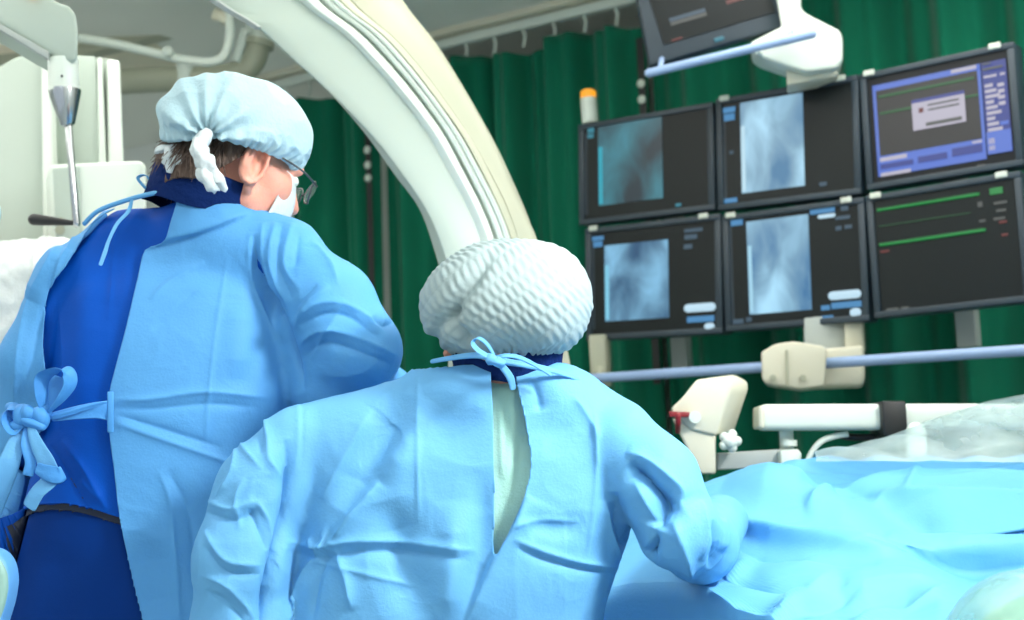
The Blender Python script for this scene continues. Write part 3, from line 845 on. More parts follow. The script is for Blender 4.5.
ga = thing('support_bracket', 'grey horizontal arm with a small white clamp, beside the cream control box', 'bracket', W(760, 470, 3.2))
MB().prism([W(718, 453, 3.2), W(782, 449, 3.2), W(782, 467, 3.2), W(716, 470, 3.2)], [0, .06, 0], .004).build('arm', M['grey'], ga, auto=45)
MB().prism([W(780, 450, 3.17), W(798, 449, 3.17), W(802, 453, 3.17), W(801, 466, 3.17), W(781, 468, 3.17)], [0, .08, 0], .005).build('clamp', M['white'], ga, auto=45)
MB().tube([W(786, 426, 3.22), W(787, 452, 3.22)], 7 / FPX * 3.2, 18).build('post', M['white'], ga, auto=50)
MB().tube([W(789, 440, 3.2), W(789, 446, 3.2)], 8 / FPX * 3.2, 18).build('collar', M['white'], ga, auto=50)

bmw = thing('white_beam', 'long white horizontal beam of the table with a black strap', 'table beam', W(880, 430, 3.2))
MB().prism([W(761, 404, 3.16), W(1060, 403, 3.1), W(1060, 429, 3.1), W(761, 430, 3.16)], [0, .08, 0], .014, 4).build('beam', M['white'], bmw, auto=45)
MB().prism([W(759, 406, 3.15), W(765, 405, 3.15), W(765, 429, 3.15), W(759, 428, 3.15)], [0, .09, 0], .006, 3).build('end_cap', M['cream'], bmw, auto=45)
MB().prism([W(882, 401, 3.11), W(906, 401, 3.11), W(908, 432, 3.11), W(900, 438, 3.11), W(884, 436, 3.11)], [0, .12, 0], .004).build('strap', M['black'], bmw, auto=45)
cbl = MB().tube(spline([W(806, 466, 3.18), W(812, 452, 3.18), W(822, 441, 3.18), W(836, 436, 3.18), W(848, 434, 3.18)], 8), 3 / FPX * 3.2, 12).build('white_cable', M['white'], smooth=True)
tag(cbl, 'short white cable curving down under the white beam', 'cable')
cb2 = MB().tube(spline([W(835, 434, 3.19), W(850, 437, 3.19), W(880, 437, 3.19), W(900, 434, 3.19)], 6), 3.5 / FPX * 3.2, 12).build('black_cable', M['black'], smooth=True)
tag(cb2, 'black cable running under the white beam to the strap', 'cable')
pst = MB().tube([W(916, 470, 3.05), W(916, 432, 3.05)], 10 / FPX * 3.05, 20, round_end=1).build('short_post', M['white'], auto=50)
tag(pst, 'stubby white post seen through the clear plastic sheet', 'post')
#PEOPLE#
# ------------------------------------------------------------------ sculpting tools
def grid_pts(lo, hi, h):
    ax = [np.arange(l, u + h, h, dtype=np.float32) for l, u in zip(lo, hi)]
    X, Y, Z = np.meshgrid(*ax, indexing='ij')
    return X, Y, Z, np.array(lo, float), h


def surface_nets(F, lo, h):
    nx, ny, nz_ = F.shape
    S = F < 0
    c = [(i, j, k) for i in (0, 1) for j in (0, 1) for k in (0, 1)]
    sl = lambda A, q: A[q[0]:nx - 1 + q[0], q[1]:ny - 1 + q[1], q[2]:nz_ - 1 + q[2]]
    cnt = sum(sl(S, q).astype(np.int8) for q in c)
    act = (cnt > 0) & (cnt < 8)
    I = np.argwhere(act)
    vid = -np.ones(act.shape, dtype=np.int64); vid[act] = np.arange(len(I))
    acc = np.zeros((len(I), 3)); num = np.zeros(len(I))
    for a in c:
        for ax in range(3):
            if a[ax] == 0:
                b = list(a); b[ax] = 1
                fa = F[I[:, 0] + a[0], I[:, 1] + a[1], I[:, 2] + a[2]]; fb = F[I[:, 0] + b[0], I[:, 1] + b[1], I[:, 2] + b[2]]
                m = (fa < 0) != (fb < 0)
                t = np.where(m, fa / (fa - fb + 1e-20), 0)
                p = np.tile(np.array(a, float), (len(I), 1)); p[:, ax] += t
                acc += p * m[:, None]; num += m
    V = (acc / num[:, None] + I) * h + lo
    Fq = []
    for ax in range(3):
        o1, o2 = [(1, 2), (2, 0), (0, 1)][ax]
        s0 = [slice(1, -1)] * 3; s0[ax] = slice(0, -1)
        s1 = [slice(1, -1)] * 3; s1[ax] = slice(1, None)
        A = S[tuple(s0)]; B = S[tuple(s1)]
        E = np.argwhere(A != B)
        fl = A[E[:, 0], E[:, 1], E[:, 2]]
        off = np.ones(3, int); off[ax] = 0
        E = E + off
        def g(d1, d2):
            q = E.copy(); q[:, o1] -= d1; q[:, o2] -= d2
            return vid[q[:, 0], q[:, 1], q[:, 2]]
        Q = np.stack([g(1, 1), g(0, 1), g(0, 0), g(1, 0)], 1)
        Q[~fl] = Q[~fl][:, ::-1]
        Fq.append(Q)
    Fq = np.concatenate(Fq)
    Fq = Fq[(Fq >= 0).all(1)]
    return V, Fq


def smin(a, b, k):
    h = np.clip(.5 + .5 * (b - a) / k, 0, 1)
    return b + (a - b) * h - k * h * (1 - h)


def smax(a, b, k): return -smin(-a, -b, k)


def sd_cap(X, Y, Z, a, b, ra, rb):
    a = np.array(a, np.float32); b = np.array(b, np.float32); d = b - a; L = float(d @ d)
    t = np.clip(((X - a[0]) * d[0] + (Y - a[1]) * d[1] + (Z - a[2]) * d[2]) / L, 0, 1)
    return np.sqrt((X - a[0] - t * d[0]) ** 2 + (Y - a[1] - t * d[1]) ** 2 + (Z - a[2] - t * d[2]) ** 2) - (ra + (rb - ra) * t)


def sd_chain(X, Y, Z, pts, rs, k=.02):
    D = None
    for i in range(len(pts) - 1):
        d = sd_cap(X, Y, Z, pts[i], pts[i + 1], rs[i], rs[i + 1])
        D = d if D is None else smin(D, d, k)
    return D


def sd_ell(X, Y, Z, c, rad, ax=None):
    dx, dy, dz = X - c[0], Y - c[1], Z - c[2]
    if ax is not None:
        dx, dy, dz = [dx * a[0] + dy * a[1] + dz * a[2] for a in ax]
    q = np.sqrt((dx / rad[0]) ** 2 + (dy / rad[1]) ** 2 + (dz / rad[2]) ** 2)
    q2 = np.sqrt((dx / rad[0] ** 2) ** 2 + (dy / rad[1] ** 2) ** 2 + (dz / rad[2] ** 2) ** 2)
    return q * (q - 1) / (q2 + 1e-6)


def sd_stack(X, Y, Z, rows, p=2.4):
    """rows: (z, cx, cy, half width, half depth)"""
    R_ = np.array(sorted(rows)); zz = Z[0, 0, :]
    f = [np.interp(zz, R_[:, 0], R_[:, i]) for i in range(1, 5)]
    ker = np.exp(-np.linspace(-2, 2, 13) ** 2); ker /= ker.sum()
    f = [np.convolve(np.pad(v, 6, mode='edge'), ker, 'valid') for v in f]
    cx, cy, a, b = [v[None, None, :].astype(np.float32) for v in f]
    q = (np.abs((X - cx) / a) ** p + np.abs((Y - cy) / b) ** p) ** (1 / p)
    d = (q - 1) * np.minimum(a, b)
    return smax(d, np.maximum(Z - R_[-1, 0], R_[0, 0] - Z), .03)


def subdivide(V, F, levels=1):
    o = mesh_obj('tmp', V, F, [], None, True)
    s = o.modifiers.new('s', 'SUBSURF'); s.levels = levels; s.render_levels = levels
    dg = bpy.context.evaluated_depsgraph_get()
    ev = o.evaluated_get(dg); me = ev.to_mesh()
    v = np.empty(len(me.vertices) * 3, np.float32); me.vertices.foreach_get('co', v)
    f = np.empty(len(me.loops), np.int32); me.loops.foreach_get('vertex_index', f)
    ev.to_mesh_clear()
    d = o.data; bpy.data.objects.remove(o); bpy.data.meshes.remove(d)
    return v.reshape(-1, 3).astype(float), f.reshape(-1, 4)


def normals(V, F):
    n = np.cross(V[F[:, 2]] - V[F[:, 0]], V[F[:, 3]] - V[F[:, 1]])
    N = np.zeros_like(V)
    for i in range(4): np.add.at(N, F[:, i], n)
    return N / (np.linalg.norm(N, axis=1, keepdims=True) + 1e-12)


def polydist(P, pts):
    """distance, signed side and position along a polyline, in picture units"""
    best = np.full(len(P), 1e9); side = np.zeros(len(P)); al = np.zeros(len(P))
    pts = np.array(pts, float); seg = np.linalg.norm(pts[1:] - pts[:-1], axis=1); tot = seg.sum(); s0 = 0
    for i in range(len(pts) - 1):
        a, b = pts[i], pts[i + 1]; d = b - a
        t = np.clip(((P - a) @ d) / (d @ d), 0, 1)
        q = P - a - t[:, None] * d
        r = np.linalg.norm(q, axis=1)
        m = r < best
        best[m] = r[m]; side[m] = np.sign(d[0] * q[m, 1] - d[1] * q[m, 0]); al[m] = (s0 + t[m] * seg[i]) / tot
        s0 += seg[i]
    return best, side, al


def apply_folds(V, N, folds, facing=True):
    """sculpt ridges, creases and overlaps into cloth along its surface normal"""
    P = project(V)
    toward = -((V - CAM) * N).sum(1) / np.linalg.norm(V - CAM, axis=1)
    wgt = np.clip((toward + .05) / .25, 0, 1) if facing else np.ones(len(V))
    D = np.zeros(len(V))
    for kind, amp, wd, pts in folds:
        pts = np.array(pts, float)
        if len(pts) > 2: pts = np.array(spline(pts, 4))
        lo = pts.min(0) - wd * 4; hi = pts.max(0) + wd * 4
        m = np.where((P[:, 0] > lo[0]) & (P[:, 0] < hi[0]) & (P[:, 1] > lo[1]) & (P[:, 1] < hi[1]) & (wgt > 0))[0]
        if not len(m): continue
        d, s, al = polydist(P[m], pts)
        u = d * s / wd
        tp = np.clip(np.minimum(al, 1 - al) * 5, 0, 1) ** .7
        if kind == 'r': g = np.exp(-np.abs(u) * 1.25)
        elif kind == 'v': g = -np.exp(-np.abs(u) * 1.25)
        elif kind == 's': g = np.where(u > 0, np.exp(-u / 2.2), -0.35 * np.exp(-(np.abs(u)) * 1.5)) * (1 - np.exp(-np.abs(u) * 6))  # raised on the right-hand side of the line
        elif kind == 'b': g = np.exp(-u * u); tp = np.clip(np.minimum(al, 1 - al) * 4, 0, 1)
        elif kind == 'h': g = -np.exp(-u * u); tp = np.clip(np.minimum(al, 1 - al) * 4, 0, 1)
        D[m] += amp * g * tp * wgt[m]
    return V + N * D[:, None]


def crumple(V, N, amp, sc, stretch=(1, 1, 1)):
    Q = V * sc * np.array(stretch) + 7.3
    w = vnoise(Q * .7 + 3)
    Q = Q + (np.stack([vnoise(Q + 11), vnoise(Q + 23), vnoise(Q + 37)], 1) - .5) * 1.2
    r = ridged(Q); r = np.clip(r, 0, 1) ** 2.2
    r2 = np.clip(ridged(Q * 2.3 + 5), 0, 1) ** 2.2
    return V + N * ((amp * (r + .4 * r2 - .35)) * (.35 + w))[:, None]


def inside_poly(P, poly):
    x, y = P[:, 0], P[:, 1]; r = np.zeros(len(P), bool); n = len(poly)
    for i in range(n):
        x1, y1 = poly[i]; x2, y2 = poly[(i + 1) % n]
        if y1 == y2: continue
        r ^= ((y1 > y) != (y2 > y)) & (x < (x2 - x1) * (y - y1) / (y2 - y1) + x1)
    return r


def cut_open(V, F, N, poly, ymax):
    """cut an opening into a garment and leave a clean edge"""
    poly = np.array(spline(list(poly) + [poly[0]], 3))[:-1]
    P = project(V)
    back = V[:, 1] < ymax
    ins = inside_poly(P, poly) & back
    keep = ~(ins[F].all(1))
    F2 = F[keep]
    used = np.zeros(len(V), bool); used[F2.ravel()] = True
    mv = np.where(ins & used)[0]
    pp_ = np.concatenate([poly, poly[:1]])
    best = np.full(len(mv), 1e9); tgt = P[mv].copy()
    for i in range(len(pp_) - 1):
        a, b = pp_[i], pp_[i + 1]; d = b - a
        t = np.clip(((P[mv] - a) @ d) / (d @ d + 1e-9), 0, 1)
        q = a + t[:, None] * d; r = np.linalg.norm(P[mv] - q, axis=1)
        m = r < best; best[m] = r[m]; tgt[m] = q[m]
    dl = tgt - P[mv]
    dep = ((V[mv] - CAM) @ FW)[:, None]
    V = V.copy(); V[mv] += (dl[:, :1] * RT - dl[:, 1:] * UP) * dep / FPX
    return compact(V, F2)


def compact(V, F):
    u = np.unique(F.ravel()); mp = -np.ones(len(V), int); mp[u] = np.arange(len(u))
    return V[u], mp[F]


def garment(name, Fd, lo, h, iso, mt, parent, folds=(), cr_=(), zmin=None, zmax=None, keep=None, opening=None, sub=1, thick=.0018, ymax=9, disp=None):
    V, F = surface_nets(Fd + iso, lo, h)
    if zmin is not None or zmax is not None or keep is not None:
        c = V[F].mean(1); k = np.ones(len(F), bool)
        if zmin is not None: k &= c[:, 2] > zmin
        if zmax is not None: k &= c[:, 2] < zmax
        if keep is not None: k &= keep(c)
        V, F = compact(V, F[k])
    if sub: V, F = subdivide(V, F, sub)
    N = normals(V, F)
    if disp is not None: V = disp(V, N)
    for a in cr_: V = crumple(V, N, *a)
    if len(cr_): N = normals(V, F)
    if len(folds): V = apply_folds(V, N, folds)
    if opening is not None: V, F = cut_open(V, F, N, opening, ymax)
    o = mesh_obj(name, V, F, mt, parent, True)
    if thick:
        s = o.modifiers.new('thick', 'SOLIDIFY'); s.thickness = thick; s.offset = -1
    return o


def head_frame(yaw, pitch, roll=0.0):
    """right, forward, up of a head; yaw turns it from +Y toward +X, pitch tips it down"""
    f = np.array([math.sin(yaw) * math.cos(pitch), math.cos(yaw) * math.cos(pitch), -math.sin(pitch)])
    r = np.array([math.cos(yaw), -math.sin(yaw), 0.0])
    u = np.cross(r, f)
    r2 = r * math.cos(roll) + u * math.sin(roll); u2 = u * math.cos(roll) - r * math.sin(roll)
    return r2, f, u2


def body_mesh(parent, hc, fr_, neck_to, chest, h=.0034, name='body', k=1.0):
    """head, neck and chest as one continuous skin surface"""
    r, f, u = fr_
    G = lambda p: hc + (r * p[0] + f * p[1] + u * p[2]) * k
    pts = np.array([hc, neck_to] + [c[0] for c in chest])
    lo = pts.min(0) - .15; hi = pts.max(0) + .15
    X, Y, Z, lo, h = grid_pts(lo, hi, h)
    e = lambda p, rad: sd_ell(X, Y, Z, G(p), [q * k for q in rad], (r, f, u))
    D = e((0, -.012, .035), (.075, .094, .088))
    D = smin(D, e((0, .03, -.035), (.060, .062, .078)), .03)
    D = smin(D, e((0, .068, -.098), (.026, .024, .022)), .03)
    c2 = lambda a, b, ra, rb: sd_cap(X, Y, Z, G(a), G(b), ra * k, rb * k)
    D = smin(D, c2((-.036, .084, .022), (.036, .084, .022), .011, .011), .012)
    D = smin(D, c2((0, .092, .008), (0, .112, -.032), .007, .011), .010)
    D = smin(D, c2((-.012, .1, -.036), (.012, .1, -.036), .007, .007), .006)
    D = smin(D, c2((-.02, .088, -.062), (.02, .088, -.062), .006, .006), .006)
    D = smin(D, c2((-.016, .086, -.074), (.016, .086, -.074), .006, .006), .006)
    for s in (-1, 1):
        D = smax(D, -e((s * .030, .100, .002), (.016, .014, .011)), .008)
        D = smin(D, e((s * .044, .060, -.022), (.015, .018, .018)), .035)
        ear = e((s * .083, -.004, -.018), (.012, .023, .037))
        ear = smax(ear, -e((s * .096, .004, -.014), (.013, .015, .029)), .003)
        ear = smin(ear, c2((s * .078, .004, -.046), (s * .074, .004, -.054), .008, .006), .006)
        rim = [(s * (.0915 + .002 * math.sin(t)), -.004 + .019 * math.cos(t), -.018 + .034 * math.sin(t)) for t in np.linspace(-1.9, 3.4, 12)]
        for q0_, q1_ in zip(rim[:-1], rim[1:]): ear = smin(ear, c2(q0_, q1_, .0038, .0038), .003)
        D = smin(D, ear, .006)
    D = smin(D, c2((-.052, .016, -.070), (0, .06, -.095), .011, .02), .035)
    D = smin(D, c2((.052, .016, -.070), (0, .06, -.095), .011, .02), .035)
    D = smin(D, sd_cap(X, Y, Z, G((0, -.022, -.04)), neck_to, .052, .050), .026)
    for a, b, ra, rb in [(c[0], c[1], c[2], c[3]) for c in chest]:
        D = smin(D, sd_cap(X, Y, Z, a, b, ra, rb), .05)
    V, F = surface_nets(D, lo, h)
    o = mesh_obj(name, V, F, M['skin'], parent, True)
    for s in (-1, 1):
        MB().ball(G((s * .030, .084, .002)), (r, f, u), [.012] * 3, 16, 12).build('eye', M['white'], o, True)
        MB().ball(G((s * .030, .0935, .002)), (r, f, u), [.005, .003, .005], 12, 8).build('iris', M['black'], o, True)
    return o, G


def gloved_hand(parent, w, d, palm_n, side, h=.003):
    """w wrist, d finger direction, palm_n normal of the back of the hand, side +1/-1 where the thumb leaves"""
    d = nz(d); n = nz(np.array(palm_n) - d * np.dot(palm_n, d)); s = np.cross(d, n) * side
    w = np.array(w)
    lo = w - .12; hi = w + .12
    lo = np.minimum(w, w + d * .2) - .09; hi = np.maximum(w, w + d * .2) + .09
    X, Y, Z, lo, h = grid_pts(lo, hi, h)
    D = sd_ell(X, Y, Z, w + d * .055, (.040, .052, .017), (s, d, n))
    D = smin(D, sd_cap(X, Y, Z, w - d * .05, w + d * .02, .034, .027), .02)
    for i, (L, o_) in enumerate(((.070, .030), (.080, .010), (.074, -.011), (.058, -.030))):
        b = w + d * .092 + s * o_
        p1 = b + d * L * .42 - n * .006; p2 = p1 + d * L * .27 - n * L * .22; p3 = p2 + d * L * .14 - n * L * .26
        D = smin(D, sd_chain(X, Y, Z, [b - d * .02, p1, p2, p3], [.011, .0098, .0092, .008], .004), .006)
    t0 = w + d * .028 + s * .026; t1 = t0 + s * .026 + d * .022 - n * .008; t2 = t1 + s * .012 + d * .030 - n * .008
    D = smin(D, sd_chain(X, Y, Z, [t0, t1, t2], [.016, .0125, .009], .005), .01)
    V, F = surface_nets(D, lo, h)
    return mesh_obj('glove', V, F, M['glove'], parent, True)


def cap_mesh(parent, G, fr_, cen, rad, phi_max, disp, mt, name='cap', nu=300, nv=150, rim_in=.012):
    r, f, u = fr_; V = []
    n = nu
    for j in range(nv + 1):
        ph = phi_max * j / nv
        for i in range(nu):
            th = 2 * math.pi * i / nu
            V.append((math.sin(ph) * math.cos(th), math.sin(ph) * math.sin(th), math.cos(ph)))
    S = np.array(V); C = S * np.array(rad)
    base = G(cen)
    # tuck the rim under
    ph = np.repeat(np.arange(nv + 1) / nv, nu)
    tuck = np.clip((ph - .93) / .07, 0, 1)
    rr = 1 - .10 * tuck ** 2
    C[:, 0] *= rr; C[:, 1] *= rr
    P = base + C[:, :1] * r + C[:, 1:2] * f + C[:, 2:] * u
    nn = S / np.array(rad); nn /= np.linalg.norm(nn, axis=1, keepdims=True)
    Nn = nn[:, :1] * r + nn[:, 1:2] * f + nn[:, 2:] * u
    th = np.tile(2 * np.pi * np.arange(nu) / nu, nv + 1)
    P = disp(P, Nn, S, th, ph)
    idx = np.arange((nv + 1) * nu).reshape(nv + 1, nu)
    F = np.stack([idx[:-1], idx[1:], np.roll(idx, -1, 1)[1:], np.roll(idx, -1, 1)[:-1]], -1).reshape(-1, 4)
    o = mesh_obj(name, P, F, mt, parent, True)
    s = o.modifiers.new('thick', 'SOLIDIFY'); s.thickness = .0012
    return o


def knotted(parent, name, ctr, mt, loops):
    """small cloth knot with puffed loops: list of (path, widths)"""
    mb = MB()
    for pts, rs in loops:
        P = spline(pts, 5); rr = np.interp(np.linspace(0, 1, len(P)), np.linspace(0, 1, len(rs)), rs)
        rr = rr * (1 + .10 * np.sin(np.arange(len(rr)) * 1.1))
        mb.tube(P, list(rr), 26, round_end=1)
    V = np.array(mb.v); c0 = V.mean(0); n0 = V - c0; n0 /= np.linalg.norm(n0, axis=1, keepdims=True)
    V = V + n0 * ((ridged(V * 75 + 4) - .5) * .006)[:, None]; mb.v = [tuple(p) for p in V]
    o = mb.build(name, mt, parent, True)
    return o


def shoes_and_legs(parent, feet, hips, m):
    for (fx, fy), hp in zip(feet, hips):
        kn = np.array([(fx + hp[0]) / 2, (fy + hp[1]) / 2 + .02, .5])
        MB().tube(spline([hp, kn, [fx, fy, .09]], 6), list(np.linspace(.085, .055, 13)), 20).build('trouser_leg', m, parent, True)
        sh = MB()
        secs = []
        for t, wv, hh in ((-.10, .030, .05), (-.08, .038, .08), (-.02, .040, .085), (.06, .044, .06), (.12, .046, .045), (.165, .036, .035), (.185, .018, .025)):
            secs.append([np.array([fx + wv * math.cos(a) * (1 if math.sin(a) > 0 else 1.05), fy + t, max(.006, hh * .5 + hh * .5 * math.sin(a))]) for a in np.linspace(0, 2 * math.pi, 17)[:-1]])
        sh.loft(secs).build('shoe', M['shoe'], parent, True)


# ------------------------------------------------------------------ the capped man, back turned, at the left
MY = 2.50
man = thing('person', 'person in pale blue cap and glasses, blue gown open over a royal blue apron', 'person', [W(170, 620, MY)[0], MY, 0])
w = lambda x, y, Y=MY: W(x, y, Y)
mh = w(241, 163, 2.47)
mfr = head_frame(math.radians(57), math.radians(22), math.radians(-3))
chest = [(w(196, 262, 2.53), w(180, 330, 2.55), .055, .08), (w(192, 262, 2.54), w(100, 295, 2.54), .04, .035), (w(192, 262, 2.54), w(275, 290, 2.54), .04, .035)]
man_body, MG = body_mesh(man, mh, mfr, w(214, 230, 2.52), chest, k=1.06)
rows = []
for (py, xl, xr, b, dy) in ((228, 120, 262, .075, .03), (250, 68, 296, .115, .02), (300, 48, 292, .15, .0), (350, 44, 300, .165, .0), (400, 38, 300, .165, .0), (450, 28, 282, .16, .0), (520, 8, 282, .16, .01), (620, -22, 284, .165, .02), (720, -35, 290, .17, .03)):
    a = w(xl, py); c = w(xr, py)
    rows.append(((a[2] + c[2]) / 2, (a[0] + c[0]) / 2, MY + .03 + dy, (c[0] - a[0]) / 2, b))
zb = .42
rows.append((zb, rows[-1][1], MY + .06, .30, .21))
X, Y, Z, lo, h = grid_pts((w(-75, 400)[0], 2.20, zb - .03), (w(440, 400)[0] + .04, 3.06, 1.74), .0062)
D = sd_stack(X, Y, Z, rows)
D = smin(D, sd_chain(X, Y, Z, [w(200, 234), w(132, 243), w(78, 276)], [.074, .066, .056], .03), .05)
D = smin(D, sd_cap(X, Y, Z, w(200, 236), w(286, 258, 2.47), .074, .062), .05)
D = smin(D, sd_cap(X, Y, Z, w(208, 219, 2.455), w(202, 256), .074, .096), .04)
D = smin(D, sd_cap(X, Y, Z, w(228, 241, 2.455), w(284, 254, 2.455), .064, .060), .03)
larm = sd_chain(X, Y, Z, [w(68, 284), w(36, 360), w(30, 440, 2.56), w(40, 470, 2.80)], [.060, .058, .056, .048], .03)
rarm = sd_chain(X, Y, Z, [w(286, 262, 2.46), w(330, 305, 2.42), w(360, 350, 2.42), w(362, 378, 2.58), w(390, 392, 2.88)], [.062, .072, .066, .060, .05], .03)
DT = smin(D, larm, .02)
rarm = smin(rarm, sd_cap(X, Y, Z, w(312, 320, 2.44), w(332, 384, 2.48), .06, .078), .03)
Dg = smin(DT, rarm, .018)
ZMIN = .44
man_open = [(178, 170), (178, 195), (171, 220), (163, 243), (145, 250), (138, 276), (126, 327), (116, 365), (109, 395), (109, 430), (114, 470), (120, 520), (133, 580), (147, 640), (165, 760), (180, 1000), (-60, 1000), (-60, 700), (-40, 560), (0, 505), (22, 450), (44, 425), (46, 385), (42, 340), (49, 290), (68, 262), (93, 222), (122, 202), (138, 170)]
mf = [
    ('s', .010, 9, [(256, 213), (205, 232), (163, 244), (145, 251)]),
    ('r', .0035, 2.6, [(228, 255), (216, 330), (208, 400), (206, 450)]),
    ('r', .006, 4, [(112, 400), (150, 399), (207, 392), (270, 398)]), ('v', .005, 5, [(112, 408), (150, 409), (207, 404), (260, 408)]),
    ('r', .006, 4, [(114, 422), (165, 440), (222, 460), (262, 475)]), ('v', .006, 5, [(114, 414), (165, 430), (222, 448)]),
    ('v', .022, 8, [(254, 235), (257, 270), (272, 305), (288, 345), (304, 392)]), ('r', .009, 6, [(262, 222), (262, 262), (278, 300)]),
    ('r', .008, 5, [(250, 232), (250, 270), (262, 305), (280, 345)]), ('r', .008, 5, [(275, 222), (270, 262), (286, 305)]), ('v', .006, 4, [(283, 222), (277, 262), (292, 300)]),
    ('r', .006, 5, [(292, 222), (284, 262), (300, 290)]), ('v', .006, 4, [(300, 232), (294, 268)]),
    ('r', .007, 5, [(296, 318), (320, 303), (350, 306), (384, 330)]), ('v', .008, 5, [(300, 326), (325, 314), (352, 318), (380, 338)]),
    ('r', .008, 5, [(292, 352), (318, 331), (350, 335), (398, 356)]), ('v', .008, 5, [(300, 360), (322, 344), (350, 348), (392, 365)]),
    ('r', .006, 4, [(310, 240), (330, 262), (338, 285)]), ('v', .006, 4, [(318, 284), (300, 300), (288, 322)]), ('r', .007, 4, [(330, 285), (306, 305), (294, 330)]),
    ('r', .006, 4, [(345, 300), (330, 325), (310, 360)]), ('v', .007, 5, [(372, 318), (384, 325), (395, 322)]),
    ('r', .005, 4, [(150, 300), (170, 282), (205, 262)]), ('v', .004, 5, [(152, 330), (185, 300), (200, 290)]),
    ('r', .006, 4, [(158, 470), (170, 500), (176, 560), (180, 620)]), ('v', .006, 6, [(168, 470), (190, 520), (196, 600)]),
    ('b', .008, 14, [(240, 300), (235, 380)]), ('h', .008, 18, [(150, 540), (160, 620)]),
    ('r', .008, 5, [(72, 250), (60, 300), (50, 350), (36, 400)]), ('v', .008, 5, [(58, 262), (40, 320), (28, 380)]), ('r', .006, 4, [(30, 290), (18, 350), (14, 410)]), ('r', .005, 3, [(90, 218), (70, 245), (50, 290)]),
    ('r', .012, 12, [(60, 245), (30, 300)]),
]
g = garment('gown', Dg, lo, h, 0.0, M['gown'], man, mf, [(.0030, 5, (1, 1, .7)), (.0008, 20, (1, 1, 1))], zmin=ZMIN, opening=man_open, ymax=MY + .02)
af = [('b', .008, 16, [(90, 240), (84, 330), (78, 430)]), ('h', .006, 14, [(118, 230), (100, 330)]), ('r', .006, 5, [(62, 440), (85, 470), (108, 512)]), ('v', .006, 6, [(50, 445), (70, 480), (90, 512)]),
      ('r', .004, 5, [(60, 300), (66, 380), (60, 430)]), ('r', .004, 6, [(80, 480), (100, 500)]), ('r', .003, 4, [(120, 210), (112, 260), (108, 320)])]
HX = [-75, 0, 30, 60, 90, 118, 150, 300]; HYY = [530, 518, 506, 503, 508, 517, 521, 523]
low = list(zip(HX, HYY)) + [(340, 560), (340, 1100), (-200, 1100), (-200, 560)]
ap = garment('apron', DT, lo, h, .012, M['apron'], man, af, [(.003, 6, (1, 1, .6))], zmin=.9, sub=1, thick=.004, opening=low, ymax=MY)
low2 = [(x_, y_ + 7 + (4 if x_ < 30 else 0)) for x_, y_ in low]
garment('hem_band', DT, lo, h, .0155, M['trim'], man, (), (), zmin=w(60, 560)[2], zmax=w(60, 480)[2], sub=1, thick=.003, opening=low2, ymax=MY)  # dark band just below the apron hem
sk = garment('apron_skirt', DT, lo, h, .020, M['skirt'], man, [('h', .006, 20, [(60, 540), (60, 640)])], [(.004, 4, (1, 1, .4))], zmin=.5, zmax=w(60, 490)[2], sub=0, thick=.004)
shoes_and_legs(man, [(man.location.x - .12, MY), (man.location.x + .12, MY + .02)], [np.array([man.location.x - .11, MY + .03, .8]), np.array([man.location.x + .12, MY + .03, .8])], M['skirt'])
gloved_hand(man, w(392, 398, 2.90), [.15, .8, -.35], [0, .35, 1], -1)
gloved_hand(man, w(42, 472, 2.83), [.35, .8, -.2], [0, .2, 1], 1)
# neckline binding of the gown and collar
nk = MB(); nk.tube(spline([w(84, 224, 2.46), w(98, 211, 2.44), w(124, 201, 2.42), w(150, 194, 2.40), w(177, 190, 2.39)], 6), .0042, 10)
nk.build('neck_binding', M['gown_pale'], man, True)
cl = MB(); secs = []
for s in np.linspace(0, 1, 9):
    c = w(200, 214, 2.47) * (1 - s) + w(208, 177, 2.455) * s
    ra = .100 - .010 * s
    secs.append([c + np.array([ra * math.cos(a), ra * .95 * math.sin(a), -.030 * math.cos(a) + .003 * math.sin(5 * a + 3 * s)]) for a in np.linspace(0, 2 * math.pi, 49)[:-1]])
for s in (0, 1):
    c = w(208, 177, 2.455); ra = .086 - .006 * s
    secs.append([c + np.array([ra * math.cos(a), ra * .95 * math.sin(a), -.030 * math.cos(a) - .01 * s]) for a in np.linspace(0, 2 * math.pi, 49)[:-1]])
cl.loft(secs, cap=False).build('collar', M['navy'], man, True)

# waist ties of the gown
tie = MB()
K = 2.33
tie.ribbon(spline([W(112, 412, 2.345), W(96, 411, 2.335), W(72, 414, 2.325), W(50, 418, 2.32)], 5), list(np.linspace(.038, .016, 16)), [0, -.1, 1], .003)
tie.ribbon(spline([W(114, 402, 2.345), W(96, 405, 2.33), W(70, 413, 2.318), W(50, 418, 2.315)], 5), list(np.linspace(.008, .010, 16)), [0, -.2, 1], .002)
tie.build('waist_tie', M['tie'], man, True).modifiers.new('s', 'SUBSURF').render_levels = 1
# patch where the tie is sewn to the panel
MB().box(W(110.5, 412, 2.343), [RT, FW, UP], [.005, .004, .034], .0025).build('tie_patch', M['seam'], man, True)


def ribbon_loop(pts, wid, name, mt, parent, side, th=.0016):
    P = spline(pts, 6)
    o = MB().ribbon(P, list(np.interp(np.linspace(0, 1, len(P)), np.linspace(0, 1, len(wid)), wid)), side, th).build(name, mt, parent, True)
    s = o.modifiers.new('s', 'SUBSURF'); s.levels = 1; s.render_levels = 1
    return o


